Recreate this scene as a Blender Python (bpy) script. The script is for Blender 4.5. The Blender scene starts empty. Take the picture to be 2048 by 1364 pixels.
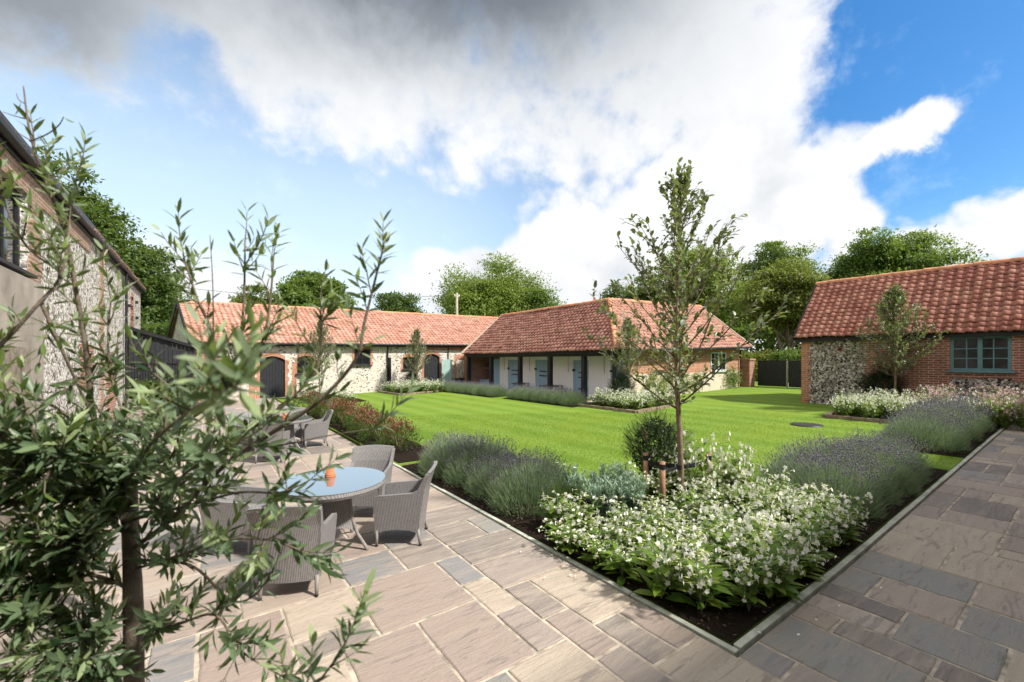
import bpy, math, random
import numpy as np
from mathutils import Vector, Matrix
R=math.radians
sc=bpy.context.scene
col=sc.collection
random.seed(7); rs=np.random.RandomState(7)

# ------------------------------------------------------------------ camera
CAM=Vector((-3.076,-1.578,2.05))
FWD=Vector((.5844,.8115,0)); RGT=Vector((.8115,-.5844,0))
cd=bpy.data.cameras.new('camera'); cam=bpy.data.objects.new('camera',cd); col.objects.link(cam)
cam.location=CAM; cam.rotation_euler=(R(90),0,-math.asin(.5844))
cd.sensor_width=36; cd.lens=15.03; cd.shift_y=.01856; cd.clip_start=.05; cd.clip_end=2000
cd.dof.use_dof=True; cd.dof.focus_distance=7.0; cd.dof.aperture_fstop=3.4
sc.camera=cam
sc.view_settings.view_transform='Standard'; sc.view_settings.look='None'
sc.view_settings.exposure=.55; sc.view_settings.gamma=1
sc.cycles.max_bounces=6; sc.cycles.diffuse_bounces=3; sc.cycles.glossy_bounces=3; sc.cycles.transmission_bounces=3; sc.cycles.transparent_max_bounces=4
sc.cycles.caustics_reflective=False; sc.cycles.caustics_refractive=False
sc.cycles.use_denoising=True

# ------------------------------------------------------------------ node expressions
class E:
    """a socket with arithmetic"""
    def __init__(s,t,k): s.t=t; s.k=k
    def _m(s,op,*a,clamp=False):
        n=s.t.nodes.new('ShaderNodeMath'); n.operation=op; n.use_clamp=clamp
        for i,v in enumerate((s,)+a):
            if isinstance(v,E): s.t.links.new(v.k,n.inputs[i])
            else: n.inputs[i].default_value=v
        return E(s.t,n.outputs[0])
    def __rsub__(s,o): return s._m('MULTIPLY',-1.)+o
    def __add__(s,o): return s._m('ADD',o)
    def __sub__(s,o): return s._m('SUBTRACT',o)
    def __mul__(s,o): return s._m('MULTIPLY',o)
    def __truediv__(s,o): return s._m('DIVIDE',o)
    __radd__=__add__; __rmul__=__mul__
    def f(s,op,*a): return s._m(op,*a)
class T:
    def __init__(s,tree): s.t=tree
    def n(s,ty,_p=None,**inp):
        n=s.t.nodes.new(ty)
        for k,v in (_p or {}).items(): setattr(n,k,v)
        for k,v in inp.items():
            k=k.replace('_',' ')
            sk=n.inputs[int(k[1:])] if k[0]=='i' and k[1:].isdigit() else n.inputs[k]
            s.put(v,sk)
        return n
    def put(s,v,sk):
        if isinstance(v,E): s.t.links.new(v.k,sk)
        elif hasattr(v,'is_output'): s.t.links.new(v,sk)
        else: sk.default_value=v
    def e(s,sk): return E(s.t,sk)
    def noise(s,vec=None,scale=5,detail=4,rough=.55,dist=0):
        n=s.n('ShaderNodeTexNoise',Scale=scale,Detail=detail,Roughness=rough,Distortion=dist)
        if vec is not None: s.put(vec,n.inputs['Vector'])
        return s.e(n.outputs['Fac'])
    def ramp(s,fac,stops,interp='LINEAR'):
        n=s.n('ShaderNodeValToRGB'); cr=n.color_ramp; cr.interpolation=interp
        cr.elements[0].position=0; cr.elements[1].position=1
        cr.elements.remove(cr.elements[1]); cr.elements[0].position=stops[0][0]; cr.elements[0].color=tuple(stops[0][1])+(1,)
        for p,c in stops[1:]:
            e=cr.elements.new(p); e.color=tuple(c)+(1,)
        s.put(fac,n.inputs[0]); return n.outputs[0]
    def mix(s,fac,a,b,mode='MIX'):
        n=s.n('ShaderNodeMix',{'data_type':'RGBA','blend_type':mode})
        s.put(fac,n.inputs[0])
        for v,i in ((a,6),(b,7)):
            if isinstance(v,tuple) and len(v)==3: v=v+(1,)
            s.put(v,n.inputs[i])
        return n.outputs[2]
    def smooth(s,v,a,b,lo=0,hi=1):
        n=s.n('ShaderNodeMapRange',{'interpolation_type':'SMOOTHSTEP'},Value=v,From_Min=a,From_Max=b,To_Min=lo,To_Max=hi)
        return s.e(n.outputs[0])
    def bump(s,h,strength=.3,dist=.02):
        return s.n('ShaderNodeBump',Height=h,Strength=strength,Distance=dist).outputs[0]

# ------------------------------------------------------------------ sky and sun
SUN=Vector((.6,-1,0)).normalized()*math.cos(R(47))+Vector((0,0,math.sin(R(47))))
w=bpy.data.worlds.new('World'); sc.world=w; w.use_nodes=True
t=T(w.node_tree); t.t.nodes.clear()
sky=t.n('ShaderNodeTexSky',{'sky_type':'NISHITA','sun_disc':False,'sun_elevation':R(47),'sun_rotation':math.atan2(SUN.x,SUN.y),'air_density':1.0,'dust_density':.6,'ozone_density':2.0})
dirv=t.n('ShaderNodeTexCoord').outputs['Generated']
def dot(v):
    n=t.n('ShaderNodeVectorMath',{'operation':'DOT_PRODUCT'}); t.put(dirv,n.inputs[0]); n.inputs[1].default_value=v
    return t.e(n.outputs['Value'])
DEG=180/math.pi
az=dot(RGT).f('ARCTAN2',dot(FWD))*DEG
el=dot((0,0,1)).f('ARCSINE')*DEG
n1=t.noise(dirv,2.6,9,.6,.3); n2=t.noise(dirv,6.5,9,.62,.2); n3=t.noise(dirv,16,6,.6)
n4=t.noise(dirv,38,5,.6)
fb=(n1-.5)*.9+(n2-.5)*.7+(n3-.5)*.42+(n4-.5)*.16
vp=t.n('ShaderNodeTexVoronoi',{'feature':'F1'},Scale=8.,Detail=1.,Roughness=.5)
wv_=t.n('ShaderNodeVectorMath',{'operation':'MULTIPLY_ADD'}); nc_=t.n('ShaderNodeTexNoise',Scale=4.,Detail=4.); t.put(dirv,nc_.inputs['Vector']); t.put(nc_.outputs['Color'],wv_.inputs[0]); wv_.inputs[1].default_value=(.22,.22,.22); t.put(dirv,wv_.inputs[2]); t.put(wv_.outputs[0],vp.inputs['Vector'])
puff=(.50-t.e(vp.outputs['Distance']))*t.smooth(el,32,18)*t.smooth(az,-35,-8)
fb=fb*t.smooth(el,36,20,.8,1.)+puff*.9
wa=az+(n1-.5)*16; we=el+(n2-.5)*9
def blob(a,e,sa,se,x=None,y=None):
    p=((wa if x is None else x)-a)/sa; q=((we if y is None else y)-e)/se
    return ((p*p+q*q)*-1).f('EXPONENT')
D=.85+fb*1.25
for a,e,sa,se,wt in [(-25,17,19,6,-.95),(-42,21,11,5,-.8),(-38,29,4,3,-.4),(47,26,9,9,-1.2),(40,31,4,6,-.8),(48,16.5,7,2.6,-.9),(45,22.6,3.9,2.4,1.15),(-18,11,9,5,-.2),(19,13,21,8.5,.75),(30,21,7,6,.5),(-4,11,8,4.5,.6),(50,33,8,1.0,.4)]: D=D+blob(a,e,sa,se)*wt
mask=t.smooth(D,t.smooth(az,-20,25,.26,.28),t.smooth(az,-20,25,.84,.76))
hi_=t.smooth(el,34,22,.5,1)
L=.98+((n2-.5)*.40+(n3-.5)*.34+(n4-.5)*.16)*hi_+puff*.55
for a,e,sa,se,wt in [(-9,44,34,10.5,-1.0),(-50,30,15,11,-.62),(14,30,16,8,-.12),(-8,15,14,5,.12),(22,15,24,9,.22)]: L=L+blob(a,e,sa,se)*wt
edge=t.smooth(D,.5,1.1,.12,0)
L=(L+edge).f('MAXIMUM',.2)
ccol=t.ramp(L,[(0,(.10,.115,.14)),(.35,(.25,.275,.31)),(.62,(.50,.53,.565)),(.85,(.74,.76,.785)),(1,(.86,.87,.885))])
hs=t.n('ShaderNodeHueSaturation',Hue=.5,Saturation=1.38,Value=1.3); t.put(sky.outputs[0],hs.inputs['Color'])
veil=t.smooth(az,36,-20,0,.72)*t.smooth(el,40,12,.25,1)+t.smooth(el,16,2,0,.35)+t.smooth(n2*.6+n3*.4,.5,.72,0,.45)*t.smooth(az,10,40,.3,1)
bsky=t.n('ShaderNodeBackground',Color=t.mix(veil,hs.outputs[0],(6.6,7.9,9.0)),Strength=.10)
bcl=t.n('ShaderNodeBackground',Color=ccol,Strength=.82)
ms=t.n('ShaderNodeMixShader',i0=mask,i1=bsky.outputs[0],i2=bcl.outputs[0])
t.t.links.new(ms.outputs[0],t.n('ShaderNodeOutputWorld').inputs[0])
sd=bpy.data.lights.new('sun','SUN'); sun=bpy.data.objects.new('sun',sd); col.objects.link(sun)
sd.energy=4.9; sd.angle=R(4); sd.color=(1,.95,.87)
sun.rotation_euler=(-SUN).to_track_quat('-Z','Y').to_euler(); sun.location=(0,-20,30)

# ------------------------------------------------------------------ mesh helpers
def tag(o,label=None,cat=None,group=None,kind=None):
    if label: o['label']=label
    if cat: o['category']=cat
    if group: o['group']=group
    if kind: o['kind']=kind
    return o
def thing(name,label,cat,loc=(0,0,0),rotz=0,group=None):
    o=bpy.data.objects.new(name,None); col.objects.link(o); o.location=loc; o.rotation_euler=(0,0,rotz); o.empty_display_size=.2
    return tag(o,label,cat,group)
def link(name,me,mat,parent=None,world=True,smooth=False):
    o=bpy.data.objects.new(name,me); col.objects.link(o)
    if mat: me.materials.append(mat)
    if smooth: me.polygons.foreach_set('use_smooth',[True]*len(me.polygons))
    if parent is not None:
        o.parent=parent
        if world:
            p=parent; off=Vector((0,0,0))
            while p: off+=p.location; p=p.parent
            me.transform(Matrix.Translation(-off))
    return o
class MB:
    def __init__(s): s.v=[]; s.f=[]
    def poly(s,*p):
        k=len(s.v); s.v+=[tuple(q) for q in p]; s.f.append(tuple(range(k,k+len(p)))); return s
    def box(s,x0,x1,y0,y1,z0,z1):
        return s.obox(Vector(((x0+x1)/2,(y0+y1)/2,(z0+z1)/2)),Vector(((x1-x0)/2,0,0)),Vector((0,(y1-y0)/2,0)),Vector((0,0,(z1-z0)/2)))
    def obox(s,c,a,b,d):
        c,a,b,d=map(Vector,(c,a,b,d)); k=len(s.v)
        for i in (-1,1):
            for j in (-1,1):
                for l in (-1,1): s.v.append(tuple(c+a*i+b*j+d*l))
        for q in ((0,1,3,2),(4,6,7,5),(0,4,5,1),(2,3,7,6),(0,2,6,4),(1,5,7,3)): s.f.append(tuple(k+i for i in q))
        return s
    def bar(s,p,q,w,h,up=(0,0,1)):
        p,q=Vector(p),Vector(q); d=(q-p); up=Vector(up)
        sd_=d.cross(up)
        if sd_.length<1e-6: sd_=Vector((1,0,0))
        sd_.normalize(); u=sd_.cross(d).normalized()
        return s.obox((p+q)/2,d/2,sd_*w/2,u*h/2)
    def tube(s,pts,rad,n=6,cap=True):
        pts=[Vector(p) for p in pts]; k0=len(s.v); m=len(pts)
        if not hasattr(rad,'__len__'): rad=[rad]*m
        ref=Vector((.31,.17,.93))
        for i,p in enumerate(pts):
            d=(pts[min(i+1,m-1)]-pts[max(i-1,0)]).normalized()
            a=d.cross(ref)
            if a.length<.1: a=d.cross(Vector((1,0,0)))
            a.normalize(); b=d.cross(a)
            for j in range(n):
                an=2*math.pi*j/n; s.v.append(tuple(p+(a*math.cos(an)+b*math.sin(an))*rad[i]))
        for i in range(m-1):
            for j in range(n):
                s.f.append((k0+i*n+j,k0+i*n+(j+1)%n,k0+(i+1)*n+(j+1)%n,k0+(i+1)*n+j))
        if cap: s.f.append(tuple(range(k0+n-1,k0-1,-1))); s.f.append(tuple(range(k0+(m-1)*n,k0+m*n)))
        return s
    def lathe(s,prof,c=(0,0,0),n=24,sx=1,sy=1):
        k0=len(s.v)
        for r,z in prof:
            for j in range(n):
                a=2*math.pi*j/n; s.v.append((c[0]+r*sx*math.cos(a),c[1]+r*sy*math.sin(a),c[2]+z))
        for i in range(len(prof)-1):
            for j in range(n): s.f.append((k0+i*n+j,k0+i*n+(j+1)%n,k0+(i+1)*n+(j+1)%n,k0+(i+1)*n+j))
        return s
    def prism(s,pts,d):
        """pts: planar 3D outline, d: thickness vector"""
        d=Vector(d); a=[Vector(p) for p in pts]; b=[p+d for p in a]; n=len(a)
        s.poly(*a); s.poly(*reversed(b))
        for i in range(n): s.poly(a[i],b[i],b[(i+1)%n],a[(i+1)%n])
        return s
    def build(s,name,mat,parent=None,world=True,smooth=False,bevel=0):
        me=bpy.data.meshes.new(name); me.from_pydata(s.v,[],s.f); me.update()
        o=link(name,me,mat,parent,world,smooth)
        if bevel:
            m=o.modifiers.new('b','BEVEL'); m.width=bevel; m.segments=2; m.limit_method='ANGLE'
        return o
def np_mesh(name,V,F,mat,parent=None,world=True,smooth=False,uv=None):
    """V (n,3), F (m,k) arrays"""
    V=np.asarray(V,np.float32); F=np.asarray(F,np.int32); m,k=F.shape
    me=bpy.data.meshes.new(name)
    me.vertices.add(len(V)); me.vertices.foreach_set('co',V.ravel())
    me.loops.add(m*k); me.loops.foreach_set('vertex_index',F.ravel())
    me.polygons.add(m); me.polygons.foreach_set('loop_start',np.arange(0,m*k,k,dtype=np.int32))
    try: me.polygons.foreach_set('loop_total',np.full(m,k,np.int32))
    except Exception: pass
    if uv is not None:
        l=me.uv_layers.new(name='UVMap'); l.data.foreach_set('uv',np.asarray(uv,np.float32).ravel())
    me.update(calc_edges=True); me.validate()
    return link(name,me,mat,parent,world,smooth)
def dup(root,loc,rotz=0,scale=None,label=None,group=None):
    r=root.copy(); col.objects.link(r); r.location=loc; r.rotation_euler=(0,0,rotz)
    if scale is not None: r.scale=scale if hasattr(scale,'__len__') else (scale,)*3
    if label: r['label']=label
    if group: r['group']=group
    for ch in list(root.children):
        c=ch.copy(); col.objects.link(c); c.parent=r
        for g in ch.children:
            d=g.copy(); col.objects.link(d); d.parent=c
    return r
def nrm(a): return a/np.maximum(np.linalg.norm(a,axis=-1,keepdims=True),1e-9)
def rdir(n,r=rs): return nrm(r.normal(size=(n,3)))
TPL={
 'dia':(np.array([(0,0,0),(.45,-.5,.12),(1,0,0),(.45,.5,.12)]),[(0,1,2),(0,2,3)]),
 'leaf':(np.array([(0,0,0),(.3,.42,.16),(.3,-.42,.16),(.68,.40,.08),(.68,-.40,.08),(.32,0,0),(.7,0,-.04),(1,0,-.16)]),
   [(0,5,1),(0,2,5),(1,5,6),(1,6,3),(5,2,4),(5,4,6),(3,6,7),(6,4,7)]),
 'blade':(np.array([(0,-.5,0),(0,.5,0),(1,0,0)]),[(0,1,2)]),
 'spike':(np.array([(0,0,0),(.3,.5,0),(.3,-.25,.43),(.3,-.25,-.43),(1,0,0)]),[(0,1,2),(0,2,3),(0,3,1),(4,2,1),(4,3,2),(4,1,3)]),
}
def leaves(P,D,N,L,Wd,kind='dia',thick=None):
    tp,tf=TPL[kind]; P=np.asarray(P);n=len(P); D=nrm(D); S=nrm(np.cross(D,N)+1e-6); N=np.cross(S,D)
    L=np.broadcast_to(np.asarray(L,float),(n,)); Wd=np.broadcast_to(np.asarray(Wd,float),(n,)); H=Wd if thick is None else thick
    H=np.broadcast_to(np.asarray(H,float),(n,))
    V=P[:,None]+D[:,None]*(tp[:,0][None,:,None]*L[:,None,None])+S[:,None]*(tp[:,1][None,:,None]*Wd[:,None,None])+N[:,None]*(tp[:,2][None,:,None]*H[:,None,None])
    F=(np.arange(n)*len(tp))[:,None,None]+np.array(tf)[None]
    return V.reshape(-1,3),F.reshape(-1,3)
def cat_(*ms):
    V=[];F=[];k=0
    for v,f in ms: V.append(v);F.append(f+k);k+=len(v)
    return np.concatenate(V),np.concatenate(F)

SL=.026
def tz(x,y=0): return SL*min(max(0.,x-2),25)
def tzn(x): return SL*np.clip(x-2,0,25)

# ------------------------------------------------------------------ materials
def mat(name,fn,rough=.8,spec=.3):
    m=bpy.data.materials.new(name); m.use_nodes=True; t=T(m.node_tree)
    b=t.t.nodes['Principled BSDF']; b.inputs['Roughness'].default_value=rough
    b.inputs['Specular IOR Level'].default_value=spec
    fn(t,b); return m
def oc(t): return t.n('ShaderNodeTexCoord').outputs['Object']
def plain(name,c,rough=.6,var=.25,scale=6,spec=.3,bump=.0,metal=0):
    def fn(t,b):
        v=oc(t); f=t.noise(v,scale,5)
        a=tuple(x*(1-var) for x in c); d=tuple(min(1,x*(1+var)) for x in c)
        t.put(t.ramp(f,[(.3,a),(.7,d)]),b.inputs['Base Color'])
        if bump: t.put(t.bump(t.noise(v,scale*6,4),bump,.01),b.inputs['Normal'])
        b.inputs['Metallic'].default_value=metal
    return mat(name,fn,rough,spec)
def wallvec(t,sx=1.,sz=1.):
    """2D coordinates along a vertical wall whichever way it faces"""
    tc=oc(t); sp=t.n('ShaderNodeSeparateXYZ',Vector=tc); g=t.n('ShaderNodeNewGeometry'); sn=t.n('ShaderNodeSeparateXYZ',Vector=g.outputs['True Normal'])
    ny=t.e(sn.outputs[1]).f('ABSOLUTE').f('GREATER_THAN',.6)
    u=t.e(sp.outputs[0])*ny+t.e(sp.outputs[1])*(1.0+ny*-1.0)
    return t.n('ShaderNodeCombineXYZ',X=u*sx,Y=t.e(sp.outputs[2])*sz).outputs[0]
def flint(name,stops,mortar,scale=11,edge=.09):
    def fn(t,b):
        v=oc(t); wv=t.n('ShaderNodeVectorMath',{'operation':'ADD'}); t.put(v,wv.inputs[0])
        nz=t.n('ShaderNodeTexNoise',Scale=5.,Detail=2.); t.put(v,nz.inputs['Vector'])
        sc_=t.n('ShaderNodeVectorMath',{'operation':'SCALE'}); t.put(nz.outputs['Color'],sc_.inputs[0]); sc_.inputs['Scale'].default_value=.12
        t.put(sc_.outputs[0],wv.inputs[1]); vv=wv.outputs[0]
        vo=t.n('ShaderNodeTexVoronoi',{'feature':'F1'},Scale=scale); t.put(vv,vo.inputs['Vector'])
        ve=t.n('ShaderNodeTexVoronoi',{'feature':'DISTANCE_TO_EDGE'},Scale=scale); t.put(vv,ve.inputs['Vector'])
        cs=t.n('ShaderNodeSeparateColor',Color=vo.outputs['Color'])
        stone=t.ramp(t.e(cs.outputs[0])*.85+t.noise(v,40,3)*.15,stops,'CONSTANT')
        stone=t.mix(t.noise(v,60,3)*.45,stone,(.5,.46,.4),'MULTIPLY') if False else stone
        big=t.noise(v,1.1,4)
        mo=t.mix(big,mortar,tuple(x*.82 for x in mortar))
        e=t.e(ve.outputs['Distance'])+t.e(cs.outputs[1])*-.1*edge*5+(t.noise(v,25,2)-.5)*.06
        k=t.smooth(e,edge*.45,edge*1.1)
        t.put(t.mix(k,mo,stone),b.inputs['Base Color'])
        t.put(t.bump(k*(1.0-t.e(vo.outputs['Distance'])*.9)+t.noise(v,50,3)*.25,.9,.03),b.inputs['Normal'])
    return mat(name,fn,.75)
def brick(name,c1,c2,mortar,bw=.225,bh=.075):
    def fn(t,b):
        v=wallvec(t)
        def br(a,bb,m):
            n=t.n('ShaderNodeTexBrick',Color1=a+(1,),Color2=bb+(1,),Mortar=m+(1,),Scale=1.,Mortar_Size=.011,Mortar_Smooth=.2,Bias=0.,Brick_Width=bw,Row_Height=bh)
            t.put(v,n.inputs['Vector']); return n
        a=br(c1,c2,mortar); nz=t.noise(oc(t),3,5); nf=t.noise(oc(t),30,4)
        c=t.mix(t.smooth(nz,.35,.75,0,.45),a.outputs['Color'],tuple(x*.55 for x in c2))
        c=t.mix(t.smooth(nf,.4,.8,0,.3),c,(.55,.42,.34))
        t.put(c,b.inputs['Base Color'])
        t.put(t.bump(t.e(a.outputs['Fac'])*-1+nf*.4,.5,.01),b.inputs['Normal'])
    return mat(name,fn,.85)
def tiles(name,stops,dark):
    def fn(t,b):
        uv=t.n('ShaderNodeUVMap').outputs[0]
        fl=t.n('ShaderNodeVectorMath',{'operation':'FLOOR'}); t.put(uv,fl.inputs[0])
        wn=t.n('ShaderNodeTexWhiteNoise',{'noise_dimensions':'2D'}); t.put(fl.outputs[0],wn.inputs['Vector'])
        f=t.e(wn.outputs['Value'])*.7+t.noise(oc(t),.9,4)*.35
        c=t.ramp(f,stops)
        st=t.smooth(t.noise(oc(t),2.2,6,.7),.52,.72,0,.55)
        c=t.mix(st,c,dark)
        c=t.mix(t.smooth(t.noise(oc(t),22,4),.5,.75,0,.35),c,tuple(min(1,x*1.5) for x in stops[-1][1]))
        c=t.mix(t.smooth(t.noise(oc(t),9,3,.5),.66,.72,0,.6),c,(.42,.40,.33)); c=t.mix(t.smooth(t.noise(oc(t),3.1,5,.75),.60,.66,0,.5),c,(.07,.06,.045))
        t.put(c,b.inputs['Base Color']); t.put(t.bump(t.noise(oc(t),45,4),.25,.01),b.inputs['Normal'])
    return mat(name,fn,.8)
def leafmat(name,c1,c2,back=None,trans=.3,rough=.45,c3=None,spec=.35,tint=(.30,.42,.05)):
    m=bpy.data.materials.new(name); m.use_nodes=True; t=T(m.node_tree); b=t.t.nodes['Principled BSDF']
    g=t.n('ShaderNodeNewGeometry'); r=t.e(g.outputs['Random Per Island'])
    st=[(0,c1),(.8,c2)]+([(1,c3)] if c3 else [])
    c=t.ramp(r,st)
    if back: c=t.mix(t.e(g.outputs['Backfacing'])*.55,c,back)
    t.put(c,b.inputs['Base Color']); b.inputs['Roughness'].default_value=rough; b.inputs['Specular IOR Level'].default_value=spec
    tr=t.n('ShaderNodeBsdfTranslucent'); t.put(t.mix(.55,c,tint),tr.inputs['Color'])
    mx=t.n('ShaderNodeMixShader',i0=trans,i1=b.outputs[0],i2=tr.outputs[0])
    t.t.links.new(mx.outputs[0],t.t.nodes['Material Output'].inputs[0]); return m
M={}
M['flint_pale']=flint('pale flint',[(0,(.05,.05,.055)),(.16,(.40,.35,.30)),(.30,(.70,.65,.58)),(.6,(.82,.77,.69)),(.87,(.56,.51,.45))],(.80,.72,.61),12,.10)
M['flint_grey']=flint('grey flint',[(0,(.03,.03,.035)),(.28,(.22,.21,.20)),(.42,(.50,.47,.43)),(.62,(.74,.71,.67)),(.9,(.36,.31,.26))],(.66,.61,.54),14,.07)
M['flint_dark']=flint('dark flint',[(0,(.02,.02,.023)),(.28,(.10,.095,.09)),(.46,(.30,.275,.25)),(.64,(.62,.59,.55)),(.86,(.25,.18,.135))],(.46,.40,.325),15,.07)
M['brick']=brick('red brick',(.36,.11,.062),(.24,.075,.048),(.52,.45,.38))
M['brick_orange']=brick('orange brick',(.52,.19,.09),(.36,.12,.06),(.54,.44,.34))
M['brick_brown']=brick('brown brick',(.36,.20,.13),(.27,.14,.09),(.45,.39,.32))
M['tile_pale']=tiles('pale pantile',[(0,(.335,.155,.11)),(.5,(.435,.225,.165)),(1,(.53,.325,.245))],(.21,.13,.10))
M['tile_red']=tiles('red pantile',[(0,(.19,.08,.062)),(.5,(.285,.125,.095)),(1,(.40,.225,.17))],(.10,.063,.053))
M['tile_barn']=tiles('weathered pantile',[(0,(.235,.085,.06)),(.5,(.345,.14,.10)),(1,(.47,.24,.17))],(.13,.065,.05))
M['mortar']=plain('mortar',(.50,.40,.29),.9,.2,20,bump=.3)
M['ridge']=plain('ridge tile',(.55,.26,.14),.85,.35,4,bump=.3)
M['black']=plain('black paint',(.018,.018,.02),.5,.3,8)
M['blackwood']=plain('black boarding',(.022,.023,.027),.6,.45,14,bump=.3)
M['render']=plain('cream render',(.56,.49,.39),.9,.12,2.5,bump=.25)
M['concrete']=plain('weathered render',(.33,.29,.25),.9,.25,2.2,bump=.3)
def whiteb(t,b):
    v=wallvec(t,5.5,.4); n=t.n('ShaderNodeTexBrick',Color1=(.92,.92,.92,1),Color2=(.88,.89,.90,1),Mortar=(.5,.5,.5,1),Scale=1.,Mortar_Size=.012,Brick_Width=1.,Row_Height=9.); t.put(v,n.inputs['Vector'])
    t.put(n.outputs[0],b.inputs['Base Color'])
M['white']=mat('white painted boards',whiteb,.6)
def blueb(t,b):
    v=wallvec(t,8.,.3); n=t.n('ShaderNodeTexBrick',Color1=(.31,.47,.62,1),Color2=(.37,.54,.68,1),Mortar=(.07,.12,.17,1),Scale=1.,Mortar_Size=.03,Brick_Width=1.,Row_Height=9.); t.put(v,n.inputs['Vector'])
    t.put(t.mix(t.smooth(t.noise(oc(t),14,5),.45,.75,0,.4),n.outputs[0],(.34,.44,.50)),b.inputs['Base Color'])
M['blue']=mat('blue grey paint',blueb,.6)
M['green_paint']=plain('pale green paint',(.36,.50,.47),.55,.1,3)
M['teal']=plain('teal paint',(.12,.24,.26),.5,.15,5)
M['grey_frame']=plain('grey white paint',(.58,.63,.62),.5,.08,5)
def glass(t,b):
    b.inputs['Base Color'].default_value=(.012,.014,.017,1); b.inputs['Roughness'].default_value=.06; b.inputs['Specular IOR Level'].default_value=.5
    t.put(t.bump(t.noise(oc(t),2.5,2),.06,.05),b.inputs['Normal'])
M['glass']=mat('window glass',glass,.06)
def glasst(t,b):
    b.inputs['Base Color'].default_value=(.10,.13,.14,1); b.inputs['Roughness'].default_value=.03; b.inputs['Specular IOR Level'].default_value=1.0; b.inputs['Coat Weight'].default_value=1.; b.inputs['Coat IOR'].default_value=2.2; b.inputs['Coat Roughness'].default_value=.02
M['table_glass']=mat('table glass',glasst,.03)
def wicker(t,b):
    v=oc(t); sp=t.n('ShaderNodeSeparateXYZ',Vector=v); x,y,z=[t.e(sp.outputs[i]) for i in range(3)]
    w1=((x*.8+y)*330.).f('SINE'); w2=(z*700.+(((x*.8+y)*165.).f('SINE')).f('SIGN')*1.57).f('SINE')
    h=w1*.5+w2*.16
    nz=t.noise(v,30,3)
    t.put(t.ramp(h*.22+nz*.4+.3,[(.15,(.09,.085,.085)),(.5,(.215,.205,.205)),(.85,(.33,.32,.32))]),b.inputs['Base Color'])
    t.put(t.bump(h,.4,.005),b.inputs['Normal'])
M['wicker']=mat('grey wicker',wicker,.55)
M['wicker_leg']=plain('wrapped leg',(.24,.22,.21),.5,.2,30)
M['terracotta']=plain('terracotta',(.52,.17,.075),.8,.2,10)
M['wood_grey']=plain('silvered wood',(.24,.20,.165),.75,.35,9,bump=.3)
M['wood_dark']=plain('dark wood',(.06,.045,.035),.7,.4,9,bump=.2)
M['stake']=plain('stake wood',(.30,.17,.10),.8,.3,9,bump=.3)
M['rope']=plain('rope',(.35,.33,.28),.9,.2,20)
M['iron']=plain('iron',(.03,.03,.033),.5,.3,12)
M['pole']=plain('pole wood',(.35,.30,.24),.85,.25,3)
M['bark']=plain('young bark',(.21,.155,.10),.85,.35,16,bump=.5)
M['bark_grey']=plain('grey bark',(.20,.165,.125),.9,.35,5,bump=.5)
M['bark_olive']=plain('olive bark',(.17,.135,.10),.85,.35,30,bump=.4)
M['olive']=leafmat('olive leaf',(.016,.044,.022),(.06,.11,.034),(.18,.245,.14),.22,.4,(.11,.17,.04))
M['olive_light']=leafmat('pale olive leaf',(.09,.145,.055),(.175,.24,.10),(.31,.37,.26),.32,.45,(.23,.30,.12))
M['olive_tip']=leafmat('olive shoot',(.16,.24,.07),(.27,.36,.12),(.36,.42,.26),.35,.42)
M['whitebeam']=leafmat('whitebeam leaf',(.095,.13,.058),(.185,.22,.11),(.36,.39,.32),.35,.38,(.26,.26,.11))
M['tree_dark']=leafmat('dark tree leaf',(.04,.08,.02),(.095,.15,.034),None,.38,.5,(.13,.17,.04))
M['tree_mid']=leafmat('mid tree leaf',(.065,.125,.022),(.14,.215,.04),None,.42,.5,(.21,.26,.06))
M['tree_bright']=leafmat('bright tree leaf',(.12,.18,.03),(.21,.285,.055),None,.45,.5,(.30,.34,.09))
M['tree_olive']=leafmat('yellow green leaf',(.075,.10,.018),(.16,.18,.035),None,.4,.5,(.22,.19,.05))
M['lav_leaf']=leafmat('lavender leaf',(.105,.195,.075),(.21,.31,.14),None,.25,.6,(.30,.36,.22),.3,(.25,.33,.15))
M['lav_stem']=leafmat('lavender stem',(.17,.24,.13),(.29,.36,.21),None,.25,.6,None,.3,(.3,.4,.2))
M['lav_flower']=leafmat('lavender flower',(.115,.10,.15),(.20,.18,.245),None,.2,.7,(.27,.25,.29),.1)
M['nic_leaf']=leafmat('tobacco plant leaf',(.07,.15,.018),(.17,.27,.035),None,.4,.45,(.28,.36,.08))
M['nic_flower']=leafmat('white petal',(.90,.90,.80),(.93,.93,.88),None,.35,.6,None,.1,(.92,.92,.82))
M['nic_tube']=leafmat('flower tube',(.55,.62,.20),(.72,.76,.36),None,.3,.6,None,.2,(.7,.75,.3))
M['pink_flower']=leafmat('pink petal',(.55,.27,.36),(.80,.62,.64),None,.3,.6,None,.1,(.7,.45,.5))
M['spurge']=leafmat('blue green leaf',(.17,.26,.19),(.29,.40,.30),None,.2,.55)
M['yew']=leafmat('yew leaf',(.006,.018,.006),(.016,.038,.011),None,.1,.55,(.03,.058,.016))
M['photinia']=leafmat('dark shrub leaf',(.035,.085,.018),(.085,.15,.035),None,.3,.4)
M['photinia_red']=leafmat('red shoot leaf',(.19,.04,.035),(.30,.105,.075),None,.3,.4,(.28,.20,.10),.35,(.4,.1,.05))
M['grass']=leafmat('grass blade',(.09,.17,.014),(.165,.255,.028),None,.4,.6,(.27,.33,.065),.15)
def soil(t,b):
    v=oc(t); t.put(t.ramp(t.noise(v,35,6,.7),[(.3,(.010,.007,.005)),(.6,(.028,.019,.013)),(.85,(.075,.05,.034))]),b.inputs['Base Color'])
    t.put(t.bump(t.noise(v,30,6,.7),.9,.05),b.inputs['Normal'])
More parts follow.
